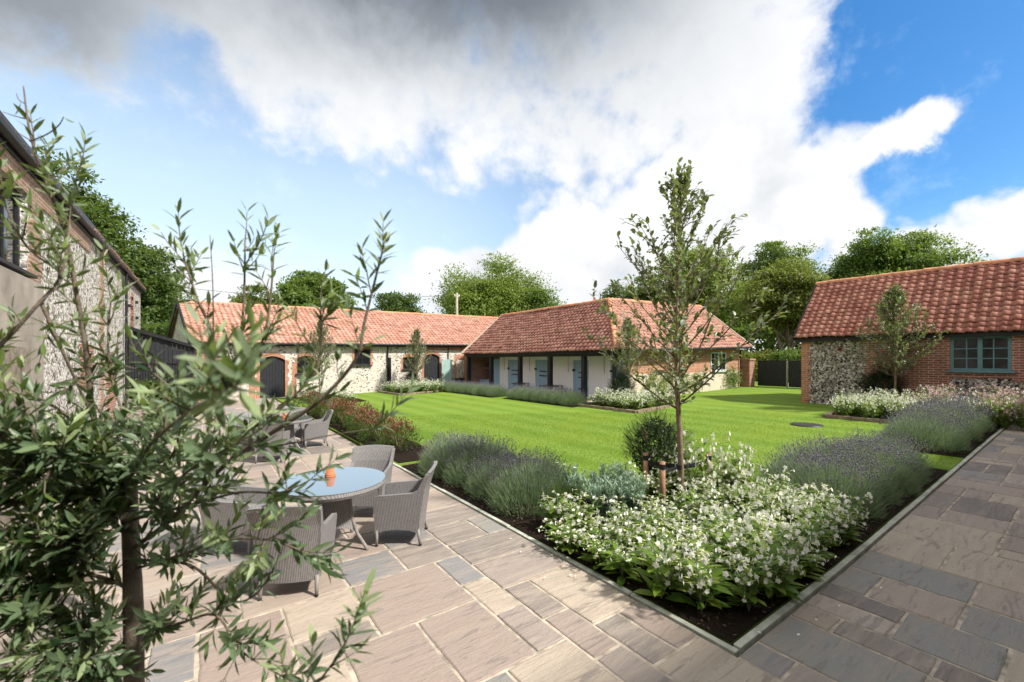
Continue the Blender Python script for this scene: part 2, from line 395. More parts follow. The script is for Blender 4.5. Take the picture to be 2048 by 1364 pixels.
M['soil']=mat('soil',soil,.95,.1)
M['chip']=leafmat('bark chip',(.06,.035,.022),(.16,.10,.07),None,0.,.8)
def lawn(t,b):
    v=oc(t); sp=t.n('ShaderNodeSeparateXYZ',Vector=v)
    x=t.e(sp.outputs[0])+(t.noise(v,.5,2)-.5)*.3
    st=t.smooth((x*(2*math.pi/1.1)).f('SINE')+(t.noise(v,1.1,3)-.5)*2.2,-.8,.8)
    a=t.mix(st,(.135,.225,.025),(.195,.295,.05))
    p=t.noise(v,.7,5,.65); a=t.mix(t.smooth(p,.35,.7,0,.75),a,(.215,.285,.03))
    f=t.noise(v,90,3,.7); a=t.mix(t.smooth(f,.35,.7,.0,.5),a,(.09,.165,.016))
    g_=t.noise(v,17,5,.7); a=t.mix(t.smooth(g_,.4,.68,0,.55),a,(.075,.15,.012)); t.put(a,b.inputs['Base Color']); t.put(t.bump(f+g_,.6,.02),b.inputs['Normal'])
M['lawn']=mat('lawn',lawn,.85,.15)
M['field']=plain('field grass',(.10,.17,.03),.9,.3,.3)
def slab(t,b):
    g=t.n('ShaderNodeNewGeometry'); r=t.e(g.outputs['Random Per Island']); v=oc(t)
    c=t.ramp(r,[(0,(.24,.205,.18)),(.14,(.35,.285,.235)),(.28,(.30,.25,.22)),(.42,(.225,.22,.22)),(.54,(.43,.36,.285)),(.66,(.315,.25,.215)),(.78,(.25,.245,.225)),(.88,(.19,.165,.15)),(.95,(.40,.345,.29))],'CONSTANT')
    mp=t.n('ShaderNodeMapping',Scale=(.55,3.2,1.)); t.put(v,mp.inputs['Vector']); rv=t.n('ShaderNodeCombineXYZ',Z=r*40.); ad=t.n('ShaderNodeVectorMath',{'operation':'ADD'}); t.put(mp.outputs[0],ad.inputs[0]); t.put(rv.outputs[0],ad.inputs[1])
    n1=t.noise(ad.outputs[0],2.2,7,.65,1.2); n2=t.noise(v,28,5,.65)
    c=t.mix(t.smooth(n1,.42,.66,0,.6),c,t.mix(r,(.41,.345,.28),(.31,.245,.20)))
    c=t.mix(t.smooth(t.noise(ad.outputs[0],3.2,6,.6,1.6),.56,.64,0,.5),c,(.16,.14,.13))
    c=t.mix(t.smooth(n2,.5,.8,0,.25),c,(.24,.21,.19))
    t.put(c,b.inputs['Base Color']); t.put(t.n('ShaderNodeMapRange',Value=n2,To_Min=.45,To_Max=.75).outputs[0],b.inputs['Roughness'])
    t.put(t.bump(n1*.9+n2*.3+t.noise(ad.outputs[0],7,6,.6,3.)*.5,.6,.03),b.inputs['Normal'])
M['slab']=mat('sandstone flag',slab,.6,.3)
M['joint']=plain('pale jointing',(.40,.345,.275),.95,.45,9,bump=.4)
M['kerb']=plain('grey green stone',(.43,.44,.37),.85,.25,7,bump=.4)
M['edging']=plain('stone edging',(.26,.20,.14),.9,.4,5,bump=.5)
M['pavebrick']=plain('brick paving',(.50,.43,.36),.9,.3,6,bump=.3)
# ================================================================== the setting
def sheet(name,x0,x1,y0,y1,dz,m,nx=14,ny=6,label=None):
    xs=sorted(set([x for x in np.linspace(x0,x1,nx)]+[x for x in (2.,27.) if x0<x<x1])); ys=np.linspace(y0,y1,ny)
    X,Y=np.meshgrid(xs,ys); V=np.stack([X,Y,tzn(X)+dz],-1).reshape(-1,3); k=len(xs)
    F=[(j*k+i,j*k+i+1,(j+1)*k+i+1,(j+1)*k+i) for j in range(ny-1) for i in range(k-1)]
    o=np_mesh(name,V,F,m); o['kind']='structure'; return o
sheet('ground',-160,230,-60,260,-.05,M['field'])
sheet('lawn',.0,24.5,.0,24.6,.0,M['lawn'],20,10)
sheet('patio_joints',-5.75,-.10,-4.6,25,.003,M['joint']); sheet('patio_joints',-.10,26,-4.6,-.10,.003,M['joint'])
def lay_slabs():
    u=.275; used={}
    def inside(i,j):
        x=(i+.5)*u; y=(j+.5)*u
        return (-5.7<x+off[0]<-.09 and -4.5<y+off[1]<24.6) or (-5.7<x+off[0]<20 and -4.5<y+off[1]<-.09)
    off=(-.09-21*u, -.09-16*u)
    V=[];F=[]
    def free(i,j,a,b): return all(inside(i+p,j+q) and (i+p,j+q) not in used for p in range(a) for q in range(b))
    sizes=[(3,2),(2,3),(3,2),(2,3),(2,2),(2,2),(3,3),(2,1),(1,2),(3,1),(2,2)]
    for j in range(0,108):
        for i in range(0,96):
            if (i,j) in used or not inside(i,j): continue
            s=sizes[:]; random.shuffle(s)
            for a,b in s+[(2,2),(2,1),(1,2),(1,1)]:
                if free(i,j,a,b): break
            for p in range(a):
                for q in range(b): used[(i+p,j+q)]=1
            g=.013; r=lambda: random.uniform(-.005,.005)
            x0,y0,x1,y1=i*u+off[0]+g,j*u+off[1]+g,(i+a)*u+off[0]-g,(j+b)*u+off[1]-g
            hz=random.uniform(.008,.014)
            # wobbly outline
            def edge(p,q,n):
                return [(p[0]+(q[0]-p[0])*k/n+r(),p[1]+(q[1]-p[1])*k/n+r()) for k in range(n)]
            o=edge((x0,y0),(x1,y0),2*a)+edge((x1,y0),(x1,y1),2*b)+edge((x1,y1),(x0,y1),2*a)+edge((x0,y1),(x0,y0),2*b)
            n=len(o); cx,cy=(x0+x1)/2,(y0+y1)/2; k=len(V)
            for (x,y) in o: V.append((x,y,tz(x)-.02))
            for (x,y) in o: V.append((x,y,tz(x)+hz-.005))
            for (x,y) in o:
                d=math.hypot(x-cx,y-cy); f=1-.012/d; xx,yy=cx+(x-cx)*f,cy+(y-cy)*f
                V.append((xx,yy,tz(xx)+hz+random.uniform(-.0015,.0015)))
            for q in range(n):
                q2=(q+1)%n
                F.append((k+q,k+q2,k+n+q2,k+n+q)); F.append((k+n+q,k+n+q2,k+2*n+q2,k+2*n+q))
            F.append(tuple(k+2*n+q for q in range(n)))
    me=bpy.data.meshes.new('patio'); me.from_pydata(V,[],F); me.update()
    o=link('patio',me,M['slab']); o['kind']='structure'
lay_slabs()
sheet('path',10.15,11.9,10.7,22.8,.015,M['pavebrick'])
# kerbs and beds
def kerb(name,pts,wd,h,m,seg=.9):
    mb=MB()
    for (x0,y0),(x1,y1) in zip(pts,pts[1:]):
        L=math.hypot(x1-x0,y1-y0); n=max(1,round(L/seg))
        for i in range(n):
            a=i/n; b=(i+1)/n-.006/L; p=(x0+(x1-x0)*a,y0+(y1-y0)*a); q=(x0+(x1-x0)*b,y0+(y1-y0)*b)
            e=random.uniform(-.004,.004)
            mb.bar((p[0],p[1],tz(p[0])+h/2-.05+e),(q[0],q[1],tz(q[0])+h/2-.05+e),wd+random.uniform(-.006,.006),h+.1)
    o=mb.build(name,m,bevel=.006); o['kind']='structure'
kerb('kerb',[(-.045,-.07),(-.045,7.3)],.055,.016,M['kerb']); kerb('kerb',[(0,-.045),(17.5,-.045)],.055,.016,M['kerb'])
kerb('bed_edging',[(9.2,10.9),(9.2,8.0),(11.9,8.2),(12.1,10.4)],.13,.10,M['edging'],.35)
kerb('bed_edging',[(5.5,24.2),(5.7,21.1),(8.7,21.6)],.13,.10,M['edging'],.35)
kerb('bed_edging',[(15.6,3.6),(12.5,3.5),(12.5,.1)],.13,.10,M['edging'],.35)
BEDS=[(.0,3.15,.0,2.75),(.0,1.5,2.75,6.35),(3.15,7.3,.0,1.45),(8.7,17.6,.0,1.35),(9.25,11.85,8.1,10.75),(8.7,10.1,10.7,15.6),(8.5,10.1,16.3,22.3),(5.7,8.7,21.2,24.5),(.9,3.4,19.5,24.4),(12.55,15.9,.1,3.5),(.05,1.15,6.6,18.5)]
for i,b in enumerate(BEDS): sheet('flower_bed',*b,.012+.004*(i%3),M['soil'],8,4)

# ================================================================== building helpers
def wall_holes(mb,o,u,n,L,zb,zt,holes,depth=.14):
    """wall sheet with rectangular openings (u0,u1,z0,z1) and reveals; zb/zt functions of u"""
    o=Vector(o);u=Vector(u);n=Vector(n)
    us=sorted({0,L}|{h[0] for h in holes}|{h[1] for h in holes})
    def P(a,z,d=0): return o+u*a+Vector((0,0,z))-n*d
    for a,b in zip(us,us[1:]):
        hs=sorted([h for h in holes if h[0]<=a+1e-6 and h[1]>=b-1e-6],key=lambda h:h[2])
        lo=None
        for h in hs:
            z0=(zb(a),zb(b)) if lo is None else (lo,lo)
            mb.poly(P(a,z0[0]),P(b,z0[1]),P(b,h[2]),P(a,h[2])); lo=h[3]
        z0=(zb(a),zb(b)) if lo is None else (lo,lo)
        mb.poly(P(a,z0[0]),P(b,z0[1]),P(b,zt(b)),P(a,zt(a)))
    for a,b,c,d in holes:
        mb.poly(P(a,c),P(a,c,depth),P(a,d,depth),P(a,d)); mb.poly(P(b,c),P(b,d),P(b,d,depth),P(b,c,depth))
        mb.poly(P(a,d),P(a,d,depth),P(b,d,depth),P(b,d)); mb.poly(P(a,c),P(b,c),P(b,c,depth),P(a,c,depth))
def window(parent,o,u,n,w_,h_,cols,rows,m,fr=.06,bar=.025,set_=.06,mull=None,sill=None,label=None,skip=()):
    """frame with glazing bars (one mesh), the panes and the sill its sub-parts; o = lower left corner on the wall face"""
    o=Vector(o);u=Vector(u).normalized();n=Vector(n);z=Vector((0,0,1)); c=o-n*set_
    mb=MB(); th=.05
    def bx(a0,a1,z0,z1,t_=th,d=0): mb.obox(c+u*(a0+a1)/2+z*(z0+z1)/2+n*d,u*(a1-a0)/2,z*(z1-z0)/2,n*t_/2)
    bx(0,w_,0,fr); bx(0,w_,h_-fr,h_); bx(0,fr,fr,h_-fr); bx(w_-fr,w_,fr,h_-fr)
    if mull: bx(mull-fr*.7,mull+fr*.7,fr,h_-fr,th+.006)
    for i in range(1,cols):
        a=fr+(w_-2*fr)*i/cols
        if mull and abs(a-mull)<fr: continue
        bx(a-bar/2,a+bar/2,fr,h_-fr,th*.6)
    for i in range(1,rows):
        a=fr+(h_-2*fr)*i/rows; bx(fr,w_-fr,a-bar/2,a+bar/2,th*.55)
    wn=mb.build('window',m,parent)
    if label: wn['label']=label
    g=MB().obox(c+u*w_/2+z*h_/2-n*.012,u*(w_/2-fr*.5),z*(h_/2-fr*.5),n*.004).build('pane',M['glass'],wn)
    if sill:
        s=MB().obox(o+u*w_/2-z*.03+n*.03,u*(w_/2+.09),z*.028,n*.09).build('sill',m if sill is True else M[sill],wn,bevel=.005)
    return wn
def arch_pts(o,u,w_,h_,rise,k=8):
    """outline of an opening with a segmental head"""
    o=Vector(o);u=Vector(u)
    P=[o,o+u*w_,o+u*w_+Vector((0,0,h_-rise))]
    for i in range(1,k): a=i/k; P.append(o+u*w_*(1-a)+Vector((0,0,h_-rise+rise*math.sin(math.pi*a))))
    P.append(o+Vector((0,0,h_-rise))); return P
def surround(parent,o,u,n,w_,h_,rise,bw,m,proud=.02,base=None,name='brick_surround'):
    """toothed brick jambs and a segmental arch standing proud of the wall"""
    o=Vector(o);u=Vector(u);n=Vector(n);mb=MB();z=Vector((0,0,1)); c=.225; hh=h_-rise
    zz=-(base or 0)
    k=0
    while zz<hh:
        t_=min(c,hh-zz); e=bw if k%2 else bw*1.45
        for a0,a1 in ((-e,0),(w_,w_+e)): mb.obox(o+u*(a0+a1)/2+z*(zz+t_/2)+n*(proud/2-.04),u*(a1-a0)/2,z*t_/2,n*(proud/2+.04))
        zz+=t_;k+=1
    N=12; d=.2
    for i in range(N):
        a,b=i/N,(i+1)/N
        f=lambda s,x:o+u*(w_*s)+z*(hh+rise*math.sin(math.pi*s)+x)
        if rise<=.001: f=lambda s,x:o+u*(w_*s)+z*(hh+x)
        q=[f(a,0),f(b,0),f(b,d),f(a,d)]
        mb.prism([p+n*(proud+.003) for p in q],-n*(.1+proud))
    return mb.build(name,m,parent)
def board_door(parent,o,u,n,w_,h_,rise,m,name='door',set_=.08,half=None,label=None):
    """door of vertical boards, as one mesh; returns it"""
    o=Vector(o)-Vector(n)*set_;u=Vector(u);n=Vector(n);mb=MB();z=Vector((0,0,1))
    nb=max(3,round(w_/.15))
    for i in range(nb):
        a,b=i/nb*w_+.004,(i+1)/nb*w_-.004
        top=lambda s:h_-rise+rise*math.sin(math.pi*s/w_) if rise else h_
        mb.prism([o+u*a,o+u*b,o+u*b+z*top(b),o+u*a+z*top(a)],-n*.035)
    if half:
        mb.obox(o+u*w_/2+z*half+n*.008,u*w_/2,z*.012,n*.004)
    d=mb.build(name,m,parent)
    if label: d['label']=label
    return d
def pantiles(name,parent,o,u,v,lu,lv,m,cw=.26,rh=.27,clip=None,ns=6,amp=.032,deck=True):
    o=np.array(o,float); u=np.array(u,float); v=np.array(v,float); u/=np.linalg.norm(u); v/=np.linalg.norm(v)
    n=np.cross(u,v); n/=np.linalg.norm(n); n*=np.sign(n[2])
    cols=max(1,round(lu/cw)); rows=max(1,round(lv/rh)); cw=lu/cols; rh=lv/rows; nx=cols*ns+1
    s=np.arange(nx)/ns; fr=s-np.floor(s)
    prof=amp*(np.sin(2*np.pi*fr)+.28*np.sin(4*np.pi*fr))
    rj=np.random.RandomState(len(name)+cols+rows)
    V=[];F=[];UV=[];k=0
    sag=lambda a,b:.035*np.sin(a*1.1/ (lu/6+.1)+.7)+.012*np.sin(a*2.3+b)
    for r in range(rows):
        jit=rj.normal(0,.007,cols+1)[np.minimum(np.floor(s).astype(int),cols)]
        jl=rj.normal(0,.014,cols+1)[np.minimum(np.floor(s).astype(int),cols)]
        for (tt,hz) in ((r*rh-.04,.006),(r*rh-.04,.046),((r+1)*rh+.01,.004)):
            tv=tt+ (jl if hz<.05 and tt<r*rh else 0)-(.02*np.cos(2*np.pi*(fr-.25)) if tt<r*rh else 0)
            hh=prof+hz+jit+sag(s*cw,tt)
            V.append(o+u*(s*cw)[:,None]+v*(np.zeros(nx)+tv)[:,None]+n*hh[:,None])
        for a in range(2):
            i=np.arange(nx-1); q=np.stack([k+a*nx+i,k+a*nx+i+1,k+(a+1)*nx+i+1,k+(a+1)*nx+i],-1)
            if clip is not None:
                ok=clip((i+.5)/ns*cw,(r+.5)*rh); q=q[ok]; ii=i[ok]
            else: ii=i
            F.append(q)
            uu=np.stack([ii/ns,(ii+1)/ns-1e-4,(ii+1)/ns-1e-4,ii/ns],-1); vv=np.tile(np.array([.2,.2,.8,.8])+r,(len(ii),1))
            UV.append(np.stack([uu,vv],-1))
        k+=3*nx
    return np_mesh(name,np.concatenate(V),np.concatenate(F),m,parent,uv=np.concatenate(UV).reshape(-1,2),smooth=False)
def ridge_tiles(parent,p,q,m,r=.13,seg=.38,name='ridge_tiles',mort=True):
    p,q=Vector(p),Vector(q); L=(q-p).length; n=max(1,round(L/seg)); d=(q-p)/n; sd_=d.cross(Vector((0,0,1))).normalized(); up=sd_.cross(d).normalized(); mb=MB()
    for i in range(n):
        j=random.uniform(-.012,.012); a=p+d*i; b=p+d*(i+1.02); pr=[]
        for e,rr in ((a,r*1.06),(b,r*.96)):
            pr.append([e+sd_*(rr*math.cos(t_))+up*(rr*.95*math.sin(t_)+j-.03) for t_ in np.linspace(-.25,math.pi+.25,9)])
        for k in range(8): mb.poly(pr[0][k],pr[0][k+1],pr[1][k+1],pr[1][k])
        mb.poly(*pr[0]); mb.poly(*reversed(pr[1]))
    return mb.build(name,m,parent)
def quoin(parent,o,u,n,w_,h_,m,proud=.012,both=False,name='brick_quoin',course=.3,z0=0):
    o=Vector(o);u=Vector(u);n=Vector(n);mb=MB();z=Vector((0,0,1));zz=z0;k=0
    while zz<h_-.01:
        t_=min(course,h_-zz); e=w_ if k%2 else w_*1.35; a0=-(e-w_) if both else 0
        mb.obox(o+u*(a0+e)/2+z*(zz+t_/2)+n*(proud-.05),u*(e-a0)/2,z*t_/2,n*.05); zz+=t_;k+=1
    return mb.build(name,m,parent)
def plate(parent,name,o,u,n,L,z0,z1,m,proud=.02):
    o=Vector(o);u=Vector(u);n=Vector(n)
    return MB().obox(o+u*L/2+Vector((0,0,(z0+z1)/2))+n*(proud-.06),u*L/2,Vector((0,0,(z1-z0)/2)),n*.06).build(name,m,parent)
X_=Vector((1,0,0));Y_=Vector((0,1,0));Z_=Vector((0,0,1))

# ================================================================== tall flint barn on the left
b=thing('flint_barn','tall grey flint barn with brick bands and black gutter along the patio','barn',(-5.6,10,0))
mb=MB(); wall_holes(mb,(-5.6,-6,0),Y_,X_,32,lambda a:0,lambda a:5.55,[(11.6,15.45,3.55,4.95),(28.55,29.2,3.3,4.75)],.2)
mb.poly((-5.6,26,0),(-12.6,26,0),(-12.6,26,5.55),(-9.1,26,9.2),(-5.6,26,5.55)); mb.poly((-5.6,-6,0),(-5.6,-6,5.55),(-9.1,-6,9.2),(-12.6,-6,5.55),(-12.6,-6,0))
mb.poly((-12.6,-6,0),(-12.6,-6,5.55),(-12.6,26,5.55),(-12.6,26,0)); mb.build('wall',M['flint_grey'],b)
plate(b,'brick_band',(-5.6,-6,0),Y_,X_,20.5,4.95,5.36,M['brick_brown'],.03)
quoin(b,(-5.6,9.65,0),Y_,X_,.42,4.97,M['brick_brown'],.035,True)
quoin(b,(-5.6,15.97,0),Y_,X_,.34,5.5,M['brick_brown'],.035,True)
plate(b,'brick_patch',(-5.6,13.4,0),Y_,X_,1.5,1.35,2.45,M['brick'],.03); quoin(b,(-5.6,17.2,0),Y_,X_,1.1,2.3,M['brick'],.03,True,'brick_patch')
mb=MB().obox((-5.55,7.9,1.7),(.12,0,0),(0,1.75,0),(0,0,1.7)); mb.build('rendered_wall_panel',M['concrete'],b)
board_door(b,(-5.42,7.55,0),Y_,X_,1.3,2.25,0,M['wood_grey'],set_=-.01,label='weathered grey plank door')
window(b,(-5.6,5.6,3.55),Y_,X_,3.85,1.4,6,2,M['black'],.08,.035,.1,sill='black')
window(b,(-5.6,22.55,3.3),Y_,X_,.65,1.45,1,3,M['black'],.05,.025,.12)
surround(b,(-5.6,22.55,3.3),Y_,X_,.65,1.45,.0,.16,M['brick'],.025)
pantiles('roof',b,(-5.5,26.2,5.5),(0,-1,0),(-3.6,0,3.72),32.4,5.18,M['tile_red'],.3,.33,ns=4)
MB().poly((-9.1,-6.2,9.25),(-9.1,26.2,9.25),(-12.9,26.2,5.4),(-12.9,-6.2,5.4)).build('roof',M['ridge'],b)
MB().box(-5.58,-5.44,-6.2,26.25,5.42,5.62).tube([(-5.49,-6.2,5.46),(-5.49,26.25,5.46)],.07,10).build('gutter',M['black'],b,smooth=True)
MB().bar((-5.57,-6.1,5.42),(-5.57,26.1,5.42),.05,.2).build('fascia',M['black'],b)
for y,z0 in ((20.4,0),(16.05,4.95)): MB().tube([(-5.5,y,z0),(-5.5,y,5.25),(-5.48,y,5.4)],.045,8).build('downpipe',M['black'] if y>20 else M['render'],b)
for y,z in ((21.4,5.0),(24.0,4.6),(24.1,3.9),(21.6,4.2)): MB().box(-5.6,-5.5,y,y+.12,z,z+.12).build('wall_tie',M['black'],b)

# black boarded lean-to
b=thing('lean_to_shed','black boarded lean to shed with sloping roof between flint barn and long range','shed',(-4.5,22,0))
zt=lambda x:3.25-(x+5.55)*.335
mb=MB();nb=15
for i in range(nb):
    x0=-5.52+i*2.06/nb; x1=x0+2.06/nb-.008; d=.0 if i%2 else .02
    mb.prism([(x0,21.3-d,1.9),(x1,21.3-d,1.9),(x1,21.3-d,zt(x1)),(x0,21.3-d,zt(x0))],(0,.04,0))
mb.build('gable_boards',M['blackwood'],b)
mb=MB();nb=24
for i in range(nb):
    x0=-5.52+i*2.06/nb; x1=x0+2.06/nb-.02
    mb.prism([(x0,21.33,1.12),(x1,21.33,1.12),(x1,21.33,1.9),(x0,21.33,1.9)],(0,.03,0))
mb.box(-5.52,-3.46,21.4,21.42,1.12,1.9); mb.build('slatted_panel',M['blackwood'],b)
mb=MB()
for i in range(22):
    y0=21.3+i*.15; mb.box(-3.5,-3.45,y0,y0+.142,1.1,zt(-3.45))
mb.build('side_boards',M['blackwood'],b)
MB().prism([(-5.58,21.15,3.28),(-3.28,21.15,2.52),(-3.28,21.15,2.64),(-5.58,21.15,3.42)],(0,3.6,0)).build('roof',M['black'],b)
for x,y in ((-5.45,21.45),(-3.53,21.38),(-3.53,24.5)): MB().box(x-.06,x+.06,y-.06,y+.06,0,1.2).build('post',M['blackwood'],b)
MB().poly((-5.5,24.6,0),(-3.5,24.6,0),(-3.5,24.6,2.5),(-5.5,24.6,2.5)).build('dark_interior',M['blackwood'],b)  # black sheet standing in for the darkness inside the open shed

# ================================================================== long flint range at the back
b=thing('flint_range','long low pale flint range with orange pantile roof at the far end of the lawn','building',(6,25,0))
x0=-3.4; zt=lambda a:2.86+.0155*a
mb=MB()
H=[(2.75,3.95,.0,2.26),(4.55,5.43,1.28,2.28),(7.68,8.64,1.74,2.74),(10.73,11.58,1.45,2.26),(12.18,13.32,.1,2.46)]
wall_holes(mb,(x0,24.9,0),X_,-Y_,21,lambda a:-.1,zt,H,.16)
mb.poly((-3.4,24.9,-.1),(-4.7,30.7,-.1),(-4.7,30.7,2.8),(-4.12,27.75,5.2),(-3.4,24.9,2.86)); mb.poly((-4.7,30.7,-.1),(17.6,30.7,0),(17.6,30.7,3),(-4.7,30.7,2.8))
mb.build('wall',M['flint_pale'],b)
W=lambda a,z:(x0+a,24.9,z)
for a,a1,z,z1 in (H[0],H[4]):
    surround(b,W(a,z),X_,-Y_,a1-a,z1-z,.2,.14,M['brick_orange'],.012); board_door(b,W(a,z),X_,-Y_,a1-a,z1-z,.22,M['blackwood'],label='black plank door under a brick arch')
surround(b,W(*H[1][::2]),X_,-Y_,.88,1.0,.14,.12,M['brick_orange'],.012,base=.1); window(b,W(*H[1][::2]),X_,-Y_,.88,.93,2,3,M['black'],.06,.03,.08,sill='black')
surround(b,W(*H[2][::2]),X_,-Y_,.96,.98,.0,.11,M['brick_orange'],.012); window(b,W(*H[2][::2]),X_,-Y_,.96,1.0,2,2,M['black'],.1,.04,.04,sill='black')
surround(b,W(*H[3][::2]),X_,-Y_,.85,.81,.05,.12,M['brick_orange'],.012,base=.1); window(b,W(*H[3][::2]),X_,-Y_,.85,.79,3,2,M['black'],.06,.03,.08,sill='black')
quoin(b,(-3.4,24.9,0),X_,-Y_,.95,2.84,M['brick_orange'],.015)
plate(b,'brick_eaves_band',(8.0,24.9,0),X_,-Y_,4.0,2.72,2.99,M['brick_orange'],.016)
plate(b,'brick_panel',(-.2-.95,24.9,0),X_,-Y_,.28,0,2.6,M['brick_orange'],.013); plate(b,'brick_panel',(.9,24.9,0),X_,-Y_,.22,-.05,1.9,M['brick_orange'],.013)
pantiles('roof',b,(-3.62,24.58,2.90),(1,0,.0155),(-.62,3.15,2.33),22,4.0,M['tile_pale'],.25,.25)
MB().poly((-4.2,27.75,5.2),(18,27.75,5.5),(18,31,3.0),(-4.9,31,2.8)).build('roof',M['ridge'],b)
ridge_tiles(b,(-4.25,27.75,5.22),(18,27.75,5.53),M['ridge'],.12)
MB().bar((-3.62,24.66,2.84),(18,24.66,3.16),.06,.2).build('fascia',M['black'],b)
MB().tube([(-3.6,24.55,2.86),(18,24.55,3.17)],.06,8).build('gutter',M['black'],b)
mb=MB().bar((-3.64,24.6,2.86),(-4.27,27.75,5.22),.06,.24); mb.bar((-4.27,27.75,5.22),(-4.98,30.95,2.7),.06,.24); mb.build('bargeboard',M['black'],b)
MB().tube([(6.3,24.82,.1),(6.3,24.82,2.95)],.045,8).build('downpipe',M['black'],b); MB().box(6.36,6.5,24.76,24.88,.6,2.2).build('pipe_casing',M['black'],b)
MB().tube([(10.55,24.84,1.9),(10.55,24.84,3.0)],.03,8).build('downpipe',M['iron'],b)

g=thing('garden_door','pale green plank door standing open beside the brick archway','door',(10.3,24.6,.2))
d=board_door(g,(9.98,24.68,.22),Vector((.98,-.15,0)).normalized(),-Y_,.72,1.88,0,M['green_paint'],'door_leaf',.0)
MB().box(10.02,10.06,24.6,24.63,1.0,1.16).build('latch',M['iron'],g)
g=thing('brick_archway','small brick archway between the long flint range and the open stable bay','archway',(11.2,24.3,.2))
mb=MB(); wall_holes(mb,(10.75,24.3,0),X_,-Y_,1.35,lambda a:.1,lambda a:2.42,[(.12,.85,.1,2.05)],.2); mb.build('wall',M['brick_orange'],g)
surround(g,(10.87,24.3,.2),X_,-Y_,.73,1.95,.2,.1,M['brick_orange'],.03,name='arch')

# ================================================================== stable block with brick wing
b=thing('stable_block','low stable block with white boarded front, black posts and red pantile hipped roof','stables',(12,16,.25))
ez=2.47
mb=MB(); D=[(19.63-1.13,19.63,.3,2.06,),(15.93,17.0,.3,2.06),(12.93,14.0,.3,2.05),(10.72,11.56,.3,2.05)]
wall_holes(mb,(11.9,10.62,0),Y_,-X_,9.9,lambda a:.2,lambda a:2.62,[(d[0]-10.62,d[1]-10.62,d[2],d[3]) for d in D],.1)
mb.build('stable_front',M['white'],b)
plate(b,'brick_plinth',(11.9,20.5,0),-Y_,-X_,9.8,.15,.42,M['brick'],.02) if False else None
labs=['blue stable door nearest the open bay','second blue stable door from the open bay','third blue stable door from the open bay','blue stable door beside the brick wing']
for d,lb in zip(D,labs):
    w_=d[1]-d[0]
    dd=board_door(b,(11.9,d[0],.3),Y_,-X_,w_,d[3]-.3,0,M['blue'],set_=.03,half=.98,label=lb)
    for z in (1.18,1.42,.62): MB().box(11.875-.02,11.875+.0,d[0]+.04,d[0]+w_*.62,z,z+.045).build('hinge',M['iron'],dd)
    MB().box(11.83,11.87,d[1]-.16,d[1]-.02,1.5,1.6).build('bolt',M['iron'],dd)
# open bay
mb=MB(); mb.poly((12.7,20.5,.2),(12.7,22.8,.2),(12.7,22.8,2.6),(12.7,20.5,2.6)); mb.poly((11.1,22.78,.2),(12.7,22.78,.2),(12.7,22.78,2.6),(11.1,22.78,2.6)); mb.build('bay_wall',M['brick'],b)
MB().box(11.0,12.7,22.8,23.02,.1,2.6).build('end_wall',M['brick_orange'],b)
board_door(b,(11.95,20.5,.3),Y_,-X_,.75,1.8,0,M['blue'],set_=-.02,label='blue plank door inside the open bay')
MB().box(11.95,12.65,21.4,22.7,1.5,1.55).build('shelf',M['wood_grey'],b)
pb=MB().box(10.86,11.02,10.35,22.95,2.22,2.46).build('eaves_beam',M['black'],b)
MB().box(10.7,10.78,10.2,22.9,2.33,2.5).build('gutter',M['black'],b)
for y in (22.72,20.0,17.12,14.63,12.28,10.45):
    MB().box(10.84,11.05,y-.1,y+.1,tz(11)-.02,2.24).build('post',M['blackwood'],b,bevel=.01)
MB().poly((10.8,10.2,2.5),(10.8,22.9,2.5),(11.9,22.9,2.64),(11.9,10.2,2.64)).build('soffit',M['wood_dark'],b)
clipS=lambda s,tt: s>3.12*(tt/4.05)-.06
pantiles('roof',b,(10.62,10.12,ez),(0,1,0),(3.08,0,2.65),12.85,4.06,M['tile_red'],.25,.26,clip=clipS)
pantiles('roof',b,(10.62,10.12,ez),(1,0,.028),(0,3.12,2.65),11.35,4.1,M['tile_pale'],.25,.26,clip=clipS)  # wing slope takes the paler tile: its sunlit tone is in the colour
mb=MB().poly((13.7,22.97,5.1),(13.7,13.2,5.1),(17,16.6,2.5),(17,22.97,2.5)); mb.poly((13.7,13.2,5.1),(22,13.2,5.35),(22,16.6,2.6),(17,16.6,2.5)); mb.build('roof',M['ridge'],b)
MB().poly((10.6,10.15,2.42),(10.6,22.95,2.42),(13.7,22.95,5.02),(13.7,13.2,5.02)).build('roof_deck',M['wood_dark'],b)
ridge_tiles(b,(13.7,22.98,5.13),(13.7,13.2,5.13),M['ridge']); ridge_tiles(b,(13.7,13.2,5.13),(22,13.2,5.38),M['ridge']); ridge_tiles(b,(10.62,10.12,2.52),(13.7,13.2,5.13),M['ridge'],.11)
MB().bar((10.55,22.98,2.5),(13.7,22.98,5.14),.12,.1).build('verge_mortar',M['mortar'],b)
MB().poly((11,23.0,2.4),(16.8,23.0,2.4),(13.7,23.0,5.0)).build('gable',M['flint_pale'],b)
mb=MB(); wall_holes(mb,(11.9,10.6,0),X_,-Y_,9.9,lambda a:.2+.026*a,lambda a:2.62+.026*a,[(6.7,8.25,1.47,2.48)],.14)
mb.poly((21.8,10.6,.4),(21.8,16.2,.4),(21.8,16.2,2.7),(21.8,13.4,5.25),(21.8,10.6,2.87)); mb.poly((11.9,10.6,.2),(11.9,10.62,.2),(11.9,10.62,2.6),(11.9,10.6,2.6)); mb.build('brick_wall',M['brick_orange'],b)
mb=MB().prism([(12.0,10.6,.15),(21.35,10.6,.4),(21.35,10.6,1.42),(12.0,10.6,1.42)],(0,-.025,0)); mb.build('render_plinth',M['render'],b)
